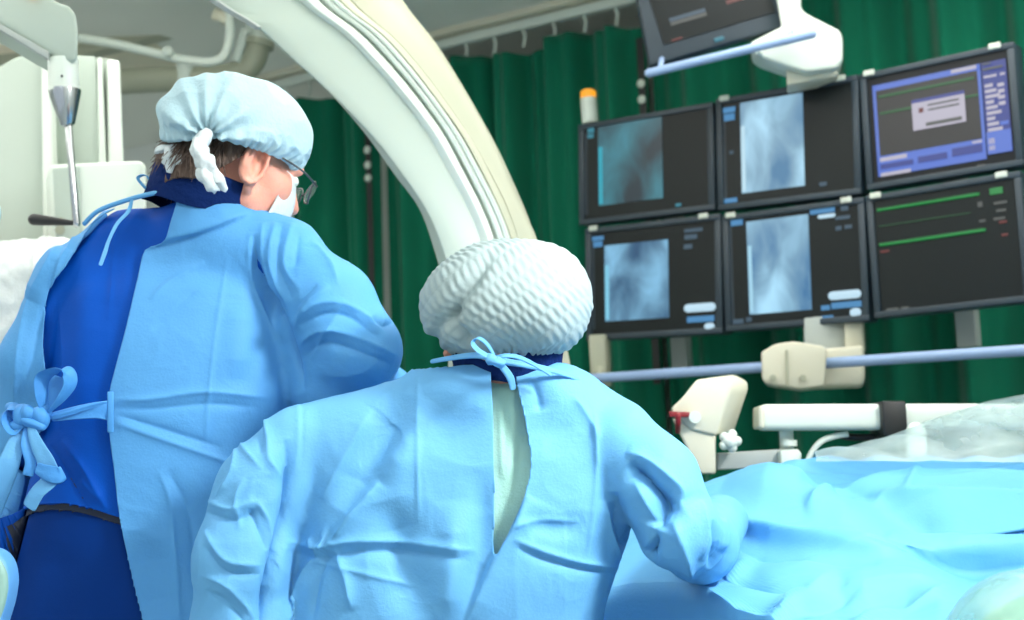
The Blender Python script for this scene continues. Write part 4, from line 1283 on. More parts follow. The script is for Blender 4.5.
# knot lump
lump = MB()
for px, py, a, b_, Yk in ((40, 418, 9, 11, 2.30), (30, 414, 10, 8, 2.30), (22, 416, 8, 11, 2.305), (14, 411, 9, 7, 2.32), (34, 424, 12, 6, 2.295), (20, 426, 10, 6, 2.31), (46, 410, 5, 8, 2.31), (8, 420, 6, 9, 2.33)):
    lump.ball(W(px, py, Yk), (nz(RT + .3 * UP * rnd.uniform(-1, 1)), FW, UP), [a / FPX * K, .014, b_ / FPX * K], 18, 12)
kn = lump.build('bow_knot', M['tie'], man, True)
V = np.array([v.co[:] for v in kn.data.vertices]); Nn = np.array([v.normal[:] for v in kn.data.vertices])
V = V + Nn * ((ridged(V * 42 + 3) - .4) * .005)[:, None]
kn.data.vertices.foreach_set('co', V.astype(np.float32).ravel()); kn.data.update()
S1 = nz(FW * .8 + RT * .5 + UP * .2)
ribbon_loop([W(44, 412, 2.30), W(41, 395, 2.285), W(42, 378, 2.28), W(54, 371, 2.275), W(66, 372, 2.28), W(69, 384, 2.285), W(60, 399, 2.29), W(48, 412, 2.30)], [.012, .026, .034, .038, .034, .03, .022, .010], 'bow_loop', M['tie'], man, nz(FW * .75 + RT * .62 - UP * .1))
ribbon_loop([W(50, 410, 2.302), W(52, 396, 2.298), W(55, 384, 2.297), W(58, 376, 2.297)], [.008, .026, .036, .028], 'bow_loop', M['tie'], man, nz(RT * .9 + UP * .15))
ribbon_loop([W(24, 424, 2.30), W(14, 432, 2.295), W(6, 420, 2.30), W(10, 408, 2.305), W(26, 412, 2.30)], [.012, .022, .026, .022, .012], 'bow_loop', M['tie'], man, nz(FW * .7 + UP * .5))
ribbon_loop([W(20, 428, 2.30), W(14, 445, 2.295), W(7, 465, 2.29), W(-4, 490, 2.30), W(-14, 515, 2.32)], [.016, .030, .040, .046, .046], 'tie_end', M['gown_pale'], man, nz(RT * .95 + FW * .3 + UP * .1))
ribbon_loop([W(30, 426, 2.295), W(36, 444, 2.285), W(46, 464, 2.28), W(50, 478, 2.28), W(37, 492, 2.28), W(28, 508, 2.285)], [.014, .026, .036, .036, .030, .028], 'tie_end', M['gown_pale'], man, nz(RT * .95 - FW * .25 + UP * .1))
ribbon_loop([W(26, 428, 2.30), W(25, 445, 2.29), W(30, 462, 2.288), W(27, 476, 2.29)], [.010, .018, .020, .020], 'tie_end', M['tie'], man, nz(RT + FW * .2))
ribbon_loop([W(36, 468, 2.278), W(48, 474, 2.27), W(58, 476, 2.27), W(64, 473, 2.275)], [.020, .030, .032, .028], 'tie_end', M['tie'], man, nz(UP + RT * .1))
# loose neck string
ribbon_loop([w(132, 200, 2.40), w(128, 212, 2.385), w(117, 224, 2.37), w(109, 240, 2.36), w(105, 252, 2.352), w(100, 266, 2.346)], [.006, .010, .008, .007, .009, .008], 'neck_string', M['gown_pale'], man, nz(RT + UP * .3))
ribbon_loop([w(150, 192, 2.43), w(144, 186, 2.42), w(138, 178, 2.42), w(146, 176, 2.425), w(152, 187, 2.43)], [.006, .008, .009, .008, .006], 'neck_string', M['gown_pale'], man, nz(FW * .8 + RT * .4))

# hair: skull band below the cap
def hair_disp(P, N, S, th, ph):
    return P + N * ((ridged(P * np.array([60, 60, 22]) + 2) - .3) * .006 + (vnoise(P * 30) - .5) * .008)[:, None]


r, f, u = mfr
V = []; nu = 160; nv = 60
for j in range(nv + 1):
    for i in range(nu):
        th = math.radians(180) + math.radians(172) * i / (nu - 1)  # from behind one ear round the back to the other
        lon = th; z = .030 - (.115 + .010 * math.sin(3.1 * th) - .075 * max(0, (math.degrees(th) - 316) / 36) ** 1.5) * j / nv
        ra = .080 + .005 * math.sin(math.pi * j / nv); rb = .108 - .010 * (j / nv) ** 2
        V.append(MG((ra * math.cos(lon), -.010 + rb * math.sin(lon), z)))
V = np.array(V); idx = np.arange(len(V)).reshape(nv + 1, nu)
F = np.stack([idx[:-1, :-1], idx[1:, :-1], idx[1:, 1:], idx[:-1, 1:]], -1).reshape(-1, 4)
V0 = V - mh
nrm = V0 / np.linalg.norm(V0, axis=1, keepdims=True)
V = V + nrm * ((ridged(V * np.array([70, 70, 22]) + 2) - .3) * .007 + (vnoise(V * 30 + 9) - .5) * .010)[:, None]
ho = mesh_obj('hair', V, F, M['hair'], man, True)
so = ho.modifiers.new('thick', 'SOLIDIFY'); so.thickness = .008
# loose strands
sm = MB()
for i in range(260):
    th = math.radians(rnd.uniform(185, 335)); z0 = rnd.uniform(-.03, .01)
    rr = .087; rb = .112
    p0 = MG((rr * math.cos(th), -.01 + rb * math.sin(th), z0))
    L = rnd.uniform(.03, .065); dr = rnd.uniform(-.25, .25)
    p1 = MG((rr * 1.06 * math.cos(th + dr * .5), -.012 + rb * 1.05 * math.sin(th + dr * .5), z0 - L * .5))
    p2 = MG((rr * rnd.uniform(1.0, 1.14) * math.cos(th + dr), -.014 + rb * rnd.uniform(1, 1.13) * math.sin(th + dr), z0 - L))
    sm.tube([p0, p1, p2], [.0011, .0009, .0004], 4, cap=False)
sm.build('hair_strands', M['strand'], ho, True)

# the man's cap


def man_cap_disp(P, N, S, th, ph):
    px = project(P)
    c = np.array([206.0, 139.0])
    d = px - c; ang = np.arctan2(d[:, 0], -d[:, 1]); rad_ = np.linalg.norm(d, axis=1)
    # gathers fanning out of the tie at the back
    fan = np.abs(np.sin(ang * 6.5 + .5 * np.sin(ang * 3))) ** 1.6
    wv = np.exp(-(rad_ - 12) ** 2 / (2 * 38 ** 2)) * (np.abs(ang) < 2.0)
    dd = -.011 * fan * wv + .005 * wv
    dd += .010 * np.exp(-((px[:, 0] - 178) / 16) ** 2 - ((px[:, 1] - 118) / 18) ** 2)
    dd -= .014 * np.exp(-((px[:, 0] - 206) / 10) ** 2 - ((px[:, 1] - 138) / 14) ** 2)
    dd += .003 * (ridged(P * 26 + 1) - .4) + .0035 * (ridged(P * 60 + 4) - .4) * np.clip((ph - .72) * 4, 0, 1)
    dd += .003 * np.sin(th * 44 + 3 * np.sin(th * 7)) * np.clip((ph - .86) * 8, 0, 1)
    dd *= ((P - CAM) @ FW < 9)
    return P + N * dd[:, None]


cfr = head_frame(math.radians(50), math.radians(9), math.radians(-2))
cc0 = w(237, 129, 2.43)
CG = lambda p: cc0 + cfr[0] * p[0] + cfr[1] * p[1] + cfr[2] * p[2]
cap_mesh(man, CG, cfr, (0, 0, 0), (.108, .140, .094), math.radians(124), man_cap_disp, M['cap_blue'])
# white ties of cap and mask
knotted(man, 'cap_tie', None, M['white_cloth'], [
    ([W(210, 138, 2.345), W(203, 148, 2.335), W(205, 160, 2.335), W(212, 170, 2.34)], [.010, .014, .015, .014]),
    ([W(206, 140, 2.34), W(200, 150, 2.33), W(207, 162, 2.328)], [.006, .012, .010]),
    ([W(211, 164, 2.34), W(207, 176, 2.34), W(213, 186, 2.345), W(218, 191, 2.35)], [.011, .014, .013, .008]),
    ([W(213, 168, 2.345), W(219, 180, 2.345), W(226, 190, 2.355)], [.009, .012, .007])]).location.y = -.022
knotted(man, 'mask_tie', None, M['white_cloth'], [
    ([W(172, 150, 2.375), W(168, 158, 2.37), W(170, 168, 2.372)], [.008, .011, .008]),
    ([W(174, 148, 2.375), W(177, 157, 2.37), W(174, 167, 2.375)], [.006, .009, .007]),
    ([W(172, 150, 2.378), W(163, 149, 2.38), W(156, 152, 2.385)], [.005, .006, .004])])


def around(pts, off=.004):
    return [MG(p) for p in pts]


MB().ribbon(spline([MG((.012, -.112, .018)), MG((.04, -.098, .018)), MG((.068, -.065, .018)), MG((.083, -.03, .020)), MG((.084, -.008, .020))], 6), .009, u, .0016).build('mask_strap', M['white_cloth'], man, True)
MB().ribbon(spline([MG((-.01, -.112, .012)), MG((-.05, -.096, .006)), MG((-.078, -.05, .01)), MG((-.085, -.01, .01))], 6), .006, u, .0014).build('mask_strap', M['white_cloth'], man, True)
# face mask
secs = []
for j in range(15):
    z = .0 - .10 * j / 14
    row = []
    for i in range(33):
        a = math.radians(38 + 104 * i / 32)
        k_ = math.sin(math.pi * j / 14)
        ra = .071 + .005 * k_; rb = .100 + .018 * k_ * max(0, math.sin(a)) ** 3 - .01 * (j / 14)
        row.append(MG((ra * math.cos(a), -.002 + rb * math.sin(a), z + .006 * math.sin(a * 2) + .0015 * math.sin(j * 3.2))))
    secs.append(row)
mk = MB().loft(secs, closed=False, cap=False).build('face_mask', M['white_cloth'], man, True)
mk.modifiers.new('thick', 'SOLIDIFY').thickness = .002
# glasses
gl = MB()
for s in (-1, 1):
    rim = [MG((s * .034 + .026 * math.cos(a), .122 - .012 * abs(math.cos(a)) * (1 if s * math.cos(a) > 0 else 0), -.002 + .019 * math.sin(a))) for a in np.linspace(0, 2 * math.pi, 33)]
    gl.tube(rim, .0016, 8)
    gl.tube(spline([MG((s * .060, .118, .004)), MG((s * .080, .08, .010)), MG((s * .086, .03, .013)), MG((s * .087, -.006, .014)), MG((s * .088, -.02, .0)), MG((s * .087, -.026, -.016))], 5), .0018, 8)
gl.tube([MG((-.008, .122, 0)), MG((0, .124, .003)), MG((.008, .122, 0))], .0015, 8)
glo = gl.build('glasses', M['steel_dark'], man, True)
for s in (-1, 1):
    MB().ball(MG((s * .034, .119, -.002)), mfr, [.025, .0012, .018], 24, 10).build('lens', M['lens'], glo, True)

# ------------------------------------------------------------------ the person in the white bouffant cap, in front
WY = 2.26
wom = thing('person', 'person in puckered white bouffant cap seen from behind, pale blue gown gaping over green', 'person', [W(450, 600, WY)[0], WY, 0])
w = lambda x, y, Y=WY: W(x, y, Y)
wh = w(502, 322, 2.25)
wfr = head_frame(math.radians(12), math.radians(20), math.radians(2))
chest = [(w(504, 450, 2.35), w(480, 520, 2.32), .045, .08), (w(504, 450, 2.31), w(350, 460, 2.29), .035, .03), (w(504, 450, 2.31), w(600, 470, 2.30), .03, .03)]
wb, WG = body_mesh(wom, wh, wfr, w(505, 405, 2.345), chest)
rows = []
for (py, xl, xr, b, dy) in ((385, 420, 585, .07, .03), (400, 340, 612, .10, .02), (425, 285, 636, .125, .01), (460, 283, 645, .14, 0), (500, 286, 642, .145, 0), (540, 288, 632, .145, 0), (580, 283, 618, .145, 0), (620, 270, 606, .145, .01), (700, 262, 600, .15, .02)):
    a = w(xl, py); c = w(xr, py)
    rows.append(((a[2] + c[2]) / 2, (a[0] + c[0]) / 2, WY + .04 + dy, (c[0] - a[0]) / 2, b))
rows.append((.42, rows[-1][1], WY + .06, .29, .20))
X, Y, Z, lo, h = grid_pts((w(165, 400)[0], 1.98, .39), (w(800, 400)[0], 2.86, 1.42), .0060)
D = sd_stack(X, Y, Z, rows)
D = smin(D, sd_cap(X, Y, Z, w(480, 402), w(310, 440), .064, .058), .04)
D = smin(D, sd_cap(X, Y, Z, w(520, 408), w(612, 440), .062, .062), .04)
D = smin(D, sd_cap(X, Y, Z, w(445, 399), w(568, 407), .066, .062), .03)
D = smin(D, sd_cap(X, Y, Z, w(508, 392, 2.28), w(500, 430), .06, .085), .04)
D = smin(D, sd_cap(X, Y, Z, w(468, 394, 2.235), w(548, 397, 2.235), .054, .053), .03)
la = sd_chain(X, Y, Z, [w(296, 442, 2.24), w(262, 490, 2.22), w(242, 560, 2.20), w(240, 630, 2.22), w(305, 660, 2.38)], [.054, .066, .070, .070, .05], .03)
ra_ = sd_chain(X, Y, Z, [w(618, 444, 2.24), w(655, 480, 2.22), w(678, 530, 2.20)], [.062, .064, .060], .03)
ra2 = sd_chain(X, Y, Z, [w(680, 530, 2.20), w(700, 545, 2.33), w(722, 522, 2.62)], [.060, .056, .048], .03)
Dg = smin(smin(D, la, .012), smin(ra_, ra2, .012), .014)
wom_open = [(491, 350), (491, 375), (493, 420), (494, 500), (493, 556), (502, 545), (512, 525), (524, 497), (531, 470), (530, 445), (524, 412), (518, 388), (515, 365), (514, 350)]
wf = [
    ('v', .030, 8, [(284, 440), (291, 475), (290, 510), (280, 550), (268, 600), (262, 640)]), ('r', .010, 6, [(266, 408), (268, 440), (270, 462), (284, 478)]), ('v', .006, 4, [(262, 412), (262, 455)]),
    ('r', .010, 5, [(288, 541), (318, 547), (360, 541), (415, 544), (478, 551)]), ('v', .010, 6, [(290, 551), (320, 557), (365, 551), (415, 553), (470, 560)]),
    ('r', .004, 2.4, [(418, 368), (418, 450), (418, 525)]), ('r', .004, 3, [(298, 398), (298, 440), (297, 475)]), ('v', .003, 3, [(302, 400), (302, 470)]),
    ('h', .020, 20, [(402, 392), (388, 425), (362, 470), (340, 510)]), ('r', .010, 9, [(372, 408), (345, 455), (322, 500)]), ('r', .014, 7, [(378, 482), (356, 510), (330, 545)]), ('b', .010, 14, [(430, 400), (402, 450), (380, 478)]),
    ('h', .020, 20, [(386, 500), (398, 545), (416, 620)]), ('b', .016, 16, [(452, 500), (454, 560), (444, 630)]), ('h', .010, 12, [(482, 470), (480, 550), (466, 610)]),
    ('r', .012, 5, [(322, 548), (306, 572), (294, 600), (286, 625)]), ('v', .007, 5, [(330, 556), (318, 580), (312, 620)]), ('r', .012, 6, [(334, 548), (346, 575), (352, 610)]),
    ('b', .014, 12, [(318, 546), (326, 548)]), ('r', .006, 3, [(308, 538), (316, 550)]), ('r', .006, 3, [(332, 538), (326, 551)]), ('v', .006, 3, [(322, 536), (322, 552)]),
    ('s', .014, 10, [(462, 625), (490, 560), (494, 552), (512, 524), (526, 494)]),
    ('r', .006, 3, [(594, 410), (597, 450), (594, 500), (586, 560)]), ('r', .007, 4, [(512, 538), (545, 552), (580, 562), (622, 568)]), ('v', .008, 5, [(514, 546), (548, 560), (585, 570), (618, 575)]),
    ('v', .014, 7, [(614, 492), (618, 525), (632, 560)]), ('r', .010, 6, [(606, 500), (610, 530), (622, 562)]), ('h', .008, 12, [(520, 520), (560, 528), (585, 520)]), ('r', .005, 4, [(504, 530), (540, 520), (580, 522)]),
    ('v', .010, 6, [(532, 380), (538, 396), (540, 412)]), ('r', .006, 4, [(572, 395), (590, 420), (600, 440)]),
    ('v', .034, 9, [(630, 462), (648, 480), (668, 498), (680, 502)]), ('r', .012, 6, [(626, 452), (650, 462), (678, 486), (684, 498)]), ('v', .030, 9, [(676, 500), (662, 512), (655, 528)]), ('r', .016, 8, [(672, 520), (684, 550), (692, 580)]), ('r', .012, 7, [(632, 478), (648, 505), (656, 530), (640, 552)]),
    ('v', .026, 9, [(658, 520), (650, 550), (634, 582), (614, 620)]), ('r', .008, 5, [(700, 500), (708, 530), (700, 560)]), ('v', .010, 5, [(712, 520), (716, 545), (708, 568)]), ('r', .008, 5, [(722, 515), (726, 535), (722, 552)]),
    ('r', .008, 5, [(206, 500), (232, 510), (256, 500)]), ('v', .007, 4, [(205, 512), (235, 520), (260, 508)]), ('r', .006, 4, [(252, 408), (240, 440), (262, 470)]), ('r', .007, 4, [(256, 500), (268, 520), (275, 545)]), ('v', .007, 4, [(248, 508), (262, 535), (268, 550)]),
    ('r', .007, 4, [(204, 530), (225, 560), (262, 566)]), ('v', .008, 5, [(203, 545), (225, 572), (262, 575)]), ('r', .006, 4, [(200, 575), (225, 585), (245, 605), (258, 625)]), ('v', .006, 4, [(205, 590), (230, 605), (245, 625)]), ('r', .006, 3, [(238, 430), (232, 470), (215, 500)]), ('r', .006, 3, [(244, 478), (236, 500), (240, 530)]),
    ('r', .005, 3, [(312, 560), (380, 578), (420, 590)]),
]
g = garment('gown', Dg, lo, h, 0.0, M['gown_pale'], wom, wf, [(.0030, 5, (1, 1, .7)), (.0008, 20, (1, 1, 1))], zmin=ZMIN, opening=wom_open, ymax=WY + .02)
garment('scrub_top', D, lo, h, .030, M['green_scrub'], wom, [('b', .006, 7, [(508, 370), (512, 430), (506, 500)]), ('r', .004, 4, [(500, 400), (502, 480)])], [(.004, 8, (1, 1, .5))], zmin=.9, sub=1, thick=.002)
shoes_and_legs(wom, [(wom.location.x - .11, WY + .04), (wom.location.x + .11, WY + .05)], [np.array([wom.location.x - .10, WY + .06, .8]), np.array([wom.location.x + .10, WY + .06, .8])], M['green_scrub'])
gloved_hand(wom, w(724, 520, 2.66), [.05, .9, -.15], [0, .15, 1], 1)
gloved_hand(wom, w(318, 662, 2.42), [.5, .8, .2], [0, -.2, 1], 1)
cl = MB(); secs = []
for s in np.linspace(0, 1, 9):
    c = w(508, 386, 2.265) * (1 - s) + w(506, 337, 2.255) * s
    ra = .082 + .012 * s
    secs.append([c + np.array([ra * math.cos(a), ra * .95 * math.sin(a), -.006 * math.cos(a) + .003 * math.sin(6 * a + 4 * s)]) for a in np.linspace(0, 2 * math.pi, 49)[:-1]])
cl.loft(secs, cap=False).build('collar', M['navy'], wom, True).modifiers.new('thick', 'SOLIDIFY').thickness = .003
ribbon_loop([w(430, 362, 2.20), w(460, 357, 2.17), w(480, 356, 2.155), w(500, 361, 2.15), w(530, 366, 2.16), w(556, 372, 2.18), w(580, 380, 2.21)], [.008, .010, .011, .012, .012, .01, .008], 'neck_binding', M['gown_pale'], wom, nz(UP + .2 * FW), .0018)
ribbon_loop([w(497, 362, 2.135), w(488, 356, 2.125), w(478, 350, 2.12), w(473, 343, 2.12), w(479, 339, 2.122), w(487, 345, 2.125), w(494, 356, 2.132)], [.007, .009, .010, .010, .010, .009, .007], 'neck_tie', M['gown_pale'], wom, nz(FW * .6 + RT * .6 + UP * .3))
ribbon_loop([w(496, 360, 2.135), w(503, 368, 2.13), w(510, 378, 2.13), w(513, 390, 2.135)], [.008, .012, .013, .010], 'neck_tie', M['gown_pale'], wom, nz(RT + UP * .4))
ribbon_loop([w(488, 360, 2.135), w(505, 356, 2.13), w(520, 358, 2.14), w(540, 368, 2.15), w(552, 376, 2.16)], [.006, .008, .008, .007, .006], 'neck_tie', M['gown_pale'], wom, nz(UP + RT * .2))
knotted(wom, 'tie_knot', None, M['gown_pale'], [([w(490, 358, 2.128), w(496, 362, 2.122), w(503, 362, 2.128)], [.006, .009, .006])])
# hair at the nape, mostly under the cap
MB().ball(WG((0, -.025, -.005)), wfr, [.077, .078, .07], 40, 24).build('hair', M['hair'], wom, True)


def wom_cap_disp(P, N, S, th, ph):
    px = project(P)
    x, y = px[:, 0], px[:, 1]
    # diagonal bands of short puckers
    a = math.radians(52)
    warp = 5 * (vnoise(P * 14 + 3) - .5) * 2
    s1 = (x * math.cos(a) + y * math.sin(a)) + warp          # across bands
    s2 = (-x * math.sin(a) + y * math.cos(a)) + warp * 1.3   # along bands
    band = s1 / 13.5
    puck = np.sin(2 * np.pi * s2 / 7.5 + np.floor(band) * 2.4 + 3 * vnoise(P * 25 + 9))
    env = np.abs(np.sin(np.pi * band)) ** .7
    side = (P - (WG((0, 0, 0)))) @ RT
    dd = .0010 * np.sign(puck) * np.abs(puck) ** .8 * env * (0.2 + 1.3 * vnoise(P * 22)) + .0012 * env
    lump_ = .012 * (vnoise(P * 9 + 5) - .5) + .006 * (vnoise(P * 20 + 8) - .5)
    dd += lump_
    # deep tuck from the crown down to the left of the nape
    d, sg, al = polydist(px, spline([(496, 248), (474, 282), (455, 306), (452, 322), (468, 340)], 5))
    dd -= .016 * np.exp(-(d / 6.5) ** 2) * np.clip(al * 3, 0.15, 1)
    d, sg, al = polydist(px, spline([(455, 312), (440, 325), (430, 350)], 5))
    dd -= .012 * np.exp(-(d / 7) ** 2)
    dd += .012 * np.exp(-((x - 552) / 40) ** 2 - ((y - 320) / 34) ** 2)
    dd += .006 * np.exp(-((x - 435) / 14) ** 2 - ((y - 338) / 12) ** 2)
    dd += .003 * np.sin(th * 40 + 2 * np.sin(th * 9)) * np.clip((ph - .88) * 8, 0, 1)
    return P + N * dd[:, None]


wcf = head_frame(math.radians(12), math.radians(-8), math.radians(4))
wc0 = w(502, 301, 2.235)
WC = lambda p: wc0 + wcf[0] * p[0] + wcf[1] * p[1] + wcf[2] * p[2]
cap_mesh(wom, WC, wcf, (0, 0, 0), (.136, .130, .101), math.radians(148), wom_cap_disp, M['cap'], nu=520, nv=260)

# ------------------------------------------------------------------ operating table, patient under drapes
NEAR = lambda X: 1.42 + 1.16 / (1 + math.exp((X - .36) / .055))
XS = np.arange(-1.0, 2.3, .006); VS = np.linspace(0, 1, 320)
V = []
for v in VS:
    for X_ in XS:
        yn = NEAR(X_); Y_ = yn + (3.02 - yn) * v
        V.append((X_, Y_, 0))
V = np.array(V)


def sstep(x, a, b):
    t = np.clip((x - a) / (b - a), 0, 1); return t * t * (3 - 2 * t)


x, y = V[:, 0], V[:, 1]
z = np.interp(y, [1.3, 1.7, 1.9, 2.1, 2.3, 2.5, 2.65, 2.78, 2.88, 2.95, 3.02], [.985, 1.0, 1.02, 1.045, 1.075, 1.10, 1.15, 1.205, 1.235, 1.24, 1.225])
z = z * sstep(x, -.1, .5) + (1.0) * (1 - sstep(x, -.1, .5))
ter = sstep(x, .60, .78)
z = z - ter * .045 * (1 - sstep(y, 2.50, 2.54)) + ter * .03 * sstep(y, 2.50, 2.54) * (1 - sstep(y, 2.6, 2.9))
z = z + .01 * np.sin(x * 5 + 1) * sstep(y, 2.2, 2.9) * sstep(x, .4, .8)
V[:, 2] = z
nY, nX = len(VS), len(XS)
idx = np.arange(nY * nX).reshape(nY, nX)
F = np.stack([idx[:-1, :-1], idx[:-1, 1:], idx[1:, 1:], idx[1:, :-1]], -1).reshape(-1, 4)
N = normals(V, F)
df = [
    ('s', -.030, 16, [(690, 512), (740, 524), (800, 540), (870, 553), (960, 560), (1060, 562)]), ('r', .016, 7, [(735, 522), (790, 536), (850, 545), (900, 550)]), ('v', .018, 8, [(728, 536), (800, 552), (880, 562)]),
    ('b', .034, 20, [(725, 478), (790, 498), (860, 524), (885, 536)]), ('v', .020, 9, [(790, 474), (850, 486), (880, 500)]), ('r', .020, 6, [(805, 520), (822, 508), (838, 500)]), ('h', .02, 12, [(800, 482), (860, 500)]),
    ('h', .045, 12, [(875, 512), (930, 522), (1080, 524)]), ('r', .030, 7, [(866, 498), (930, 500), (1080, 504)]), ('r', .026, 8, [(885, 538), (950, 537), (1080, 534)]),
    ('r', .022, 6, [(745, 474), (800, 486), (850, 484), (920, 477), (1060, 476)]), ('v', .022, 8, [(800, 478), (860, 472), (930, 467), (1050, 467)]), ('r', .012, 4, [(905, 494), (918, 474), (926, 458)]),
    ('b', .024, 14, [(750, 562), (820, 558), (900, 566), (980, 560)]), ('v', .022, 9, [(690, 590), (730, 572), (790, 580), (850, 572)]),
    ('r', .018, 6, [(690, 594), (722, 574), (748, 550)]), ('r', .016, 7, [(762, 625), (800, 585), (835, 566)]), ('v', .016, 8, [(780, 625), (822, 590), (860, 575)]), ('h', .024, 16, [(800, 604), (880, 590), (940, 600)]), ('r', .010, 3, [(945, 549), (985, 550), (1002, 555)]),
    ('r', .014, 8, [(850, 625), (900, 596), (960, 580)]), ('v', .014, 7, [(700, 610), (740, 600), (780, 606)]),
]
V = apply_folds(V, N, df)
N = normals(V, F)
V = crumple(V, N, .004, 4, (.7, 1.2, 1)); V = crumple(V, N, .0007, 18)
# the hanging near edge and far edge
front = V[idx[0]]; rows_ = [front]
for q, dz in enumerate(np.linspace(.03, .62, 16)):
    fr2 = front.copy(); wav = .025 * np.sin(front[:, 0] * 34 + np.sin(front[:, 0] * 11) * 2) * min(1, q / 8)
    fr2[:, 2] -= dz; fr2[:, 1] -= .012 + wav * .5 + .03 * min(1, q / 3) - .0
    rows_.append(fr2)
V2 = np.concatenate(rows_[::-1][:-1] + [V]); n2 = len(rows_) - 1
idx = np.arange((n2 + nY) * nX).reshape(n2 + nY, nX)
F = np.stack([idx[:-1, :-1], idx[:-1, 1:], idx[1:, 1:], idx[1:, :-1]], -1).reshape(-1, 4)
dr = mesh_obj('surgical_drape', V2, F, M['drape'], None, True, origin=(1.0, 2.2, .4))
s = dr.modifiers.new('thick', 'SOLIDIFY'); s.thickness = .0016
tag(dr, 'wide sheet of light blue surgical drape spread over the operating table, lower right', 'surgical drape')
tb = thing('operating_table', 'operating table hidden under the light blue drapes', 'operating table', (1.0, 2.3, 0))
MB().box([1.25, 2.3, .90], XYZ, [.85, .33, .03], .02).build('table_top', M['grey'], tb, auto=40)
MB().box([-.05, 2.83, .92], XYZ, [.75, .12, .02], .01).build('side_board', M['grey'], tb, auto=40)
MB().box([1.3, 2.4, .45], XYZ, [.14, .14, .43], .03).build('pedestal', M['mint'], tb, auto=40)
MB().box([1.3, 2.4, .04], XYZ, [.40, .28, .04], .02).build('base', M['mint'], tb, auto=40)

# second drape layer thrown over the far side
secs = []
top = [(735, 483), (770, 468), (805, 455), (850, 456), (900, 455), (960, 456), (1030, 455), (1110, 455)]
top = spline(top, 10)
for p in top:
    px, py = p
    a = W(px, py, 2.98)
    row = []
    for q in range(28):
        s_ = q / 27
        ang = math.pi * s_
        row.append(a + np.array([0, .17 * (1 - math.cos(ang)) - .17 + .0, -.05 * (1 - math.sin(ang)) - .10 * max(0, (.5 - s_)) * 2 - .2 * max(0, s_ - .5) * 2 + .004 * math.sin(px * .13 + q)]))
    secs.append(row)
V = np.array([p for s_ in secs for p in s_]); n_ = 28
idx = np.arange(len(V)).reshape(-1, n_)
F = np.stack([idx[:-1, :-1], idx[1:, :-1], idx[1:, 1:], idx[:-1, 1:]], -1).reshape(-1, 4)
V = crumple(V, normals(V, F), .003, 6)
fd = mesh_obj('far_drape', V, F, M['drape'], None, True, origin=(V[:, 0].mean(), 3.0, V[:, 2].min()))
fd.modifiers.new('thick', 'SOLIDIFY').thickness = .0016
tag(fd, 'rumpled blue drape rolled along the far edge of the table, below the white beam', 'surgical drape')

# clear plastic sheet rising at the right
secs = []
top = spline([(812, 458), (845, 448), (880, 438), (915, 426), (950, 414), (985, 402), (1015, 396), (1060, 388), (1110, 378)], 8)
for i, p in enumerate(top):
    px, py = p
    a = W(px, py, 3.03)
    b_ = W(px + 4, 462, 2.80)
    row = []
    for q in range(36):
        s_ = q / 35
        if s_ < .7:
            t_ = s_ / .7; P_ = b_ * (1 - t_) + a * t_
            P_ = P_ + np.array([0, -.02 * math.sin(math.pi * t_), .012 * math.sin(math.pi * t_) + .006 * math.sin(t_ * 11 + i * .4) * math.sin(math.pi * t_)])
        else:
            t_ = (s_ - .7) / .3; P_ = a + np.array([0, .04 * t_, -.10 * t_ ** 2])
        row.append(P_)
    secs.append(row)
V = np.array([p for s_ in secs for p in s_]); n_ = 36
idx = np.arange(len(V)).reshape(-1, n_)
F = np.stack([idx[:-1, :-1], idx[1:, :-1], idx[1:, 1:], idx[:-1, 1:]], -1).reshape(-1, 4)
V = crumple(V, normals(V, F), .006, 8, (.5, 1, 1))
fs_ = mesh_obj('plastic_sheet', V, F, M['film'], None, True, origin=(V[:, 0].mean(), 2.95, V[:, 2].min()))
tag(fs_, 'clear plastic sheet draped upward over the far side of the table at the right edge', 'plastic sheet')

# bagged round thing at the lower right corner
C = W(1064, 690, 1.72); rr = 126 / FPX * 1.72
mb = MB(); mb.ball(C, XYZ, [rr, rr, rr * .94], 120, 70)
V = np.array(mb.v); d = V - C; n_ = d / np.linalg.norm(d, axis=1, keepdims=True)
V = V + n_ * (.006 * (np.clip(ridged(V * np.array([9, 9, 4]) + 2), 0, 1) ** 2) + .0015 * np.clip(ridged(V * 30), 0, 1) ** 2)[:, None]
mb.v = [tuple(p) for p in V]
bo = mb.build('bagged_cover', M['film_green'], None, True)
tag(bo, 'rounded pale green object wrapped in clear plastic at the lower right corner', 'equipment cover')
MB().ball(C, XYZ, [rr * .8, rr * .8, rr * .75], 48, 28).build('inner_head', M['padding'], bo, True)

# padded rest at the lower left corner
P0 = W(-14, 640, 2.10)
pd = MB(); A1 = [W(x, y, 2.10) for x, y in [(a_ - 9, b_) for a_, b_ in ((-60, 548), (-20, 548), (0, 549), (9, 554), (16, 566), (18, 582), (15, 602), (9, 622), (2, 650), (-60, 650))]]
pd.prism(A1, [0, .05, 0], .012, 4)
po = pd.build('padded_rest', M['piping'], None, auto=50)
tag(po, 'pale green padded rest with light blue edge, cut by the lower left corner', 'padded rest')
A2 = [W(x, y, 2.092) for x, y in [(a_ - 7, b_) for a_, b_ in ((-60, 554), (-20, 553), (-2, 554), (6, 560), (12, 572), (13, 586), (10, 604), (3, 624), (-4, 650), (-60, 650))]]
MB().prism(A2, [0, .03, 0], .01, 4).build('pad', M['padding'], po, auto=50)
q = W(-40, 648, 2.12)
MB().tube([[q[0], q[1], q[2] + .02], [q[0], q[1], .02]], .02, 16).build('stem', M['grey'], po, True)
MB().tube([[q[0], q[1], 0], [q[0], q[1], .03]], .16, 32).build('foot', M['grey'], po, auto=40)

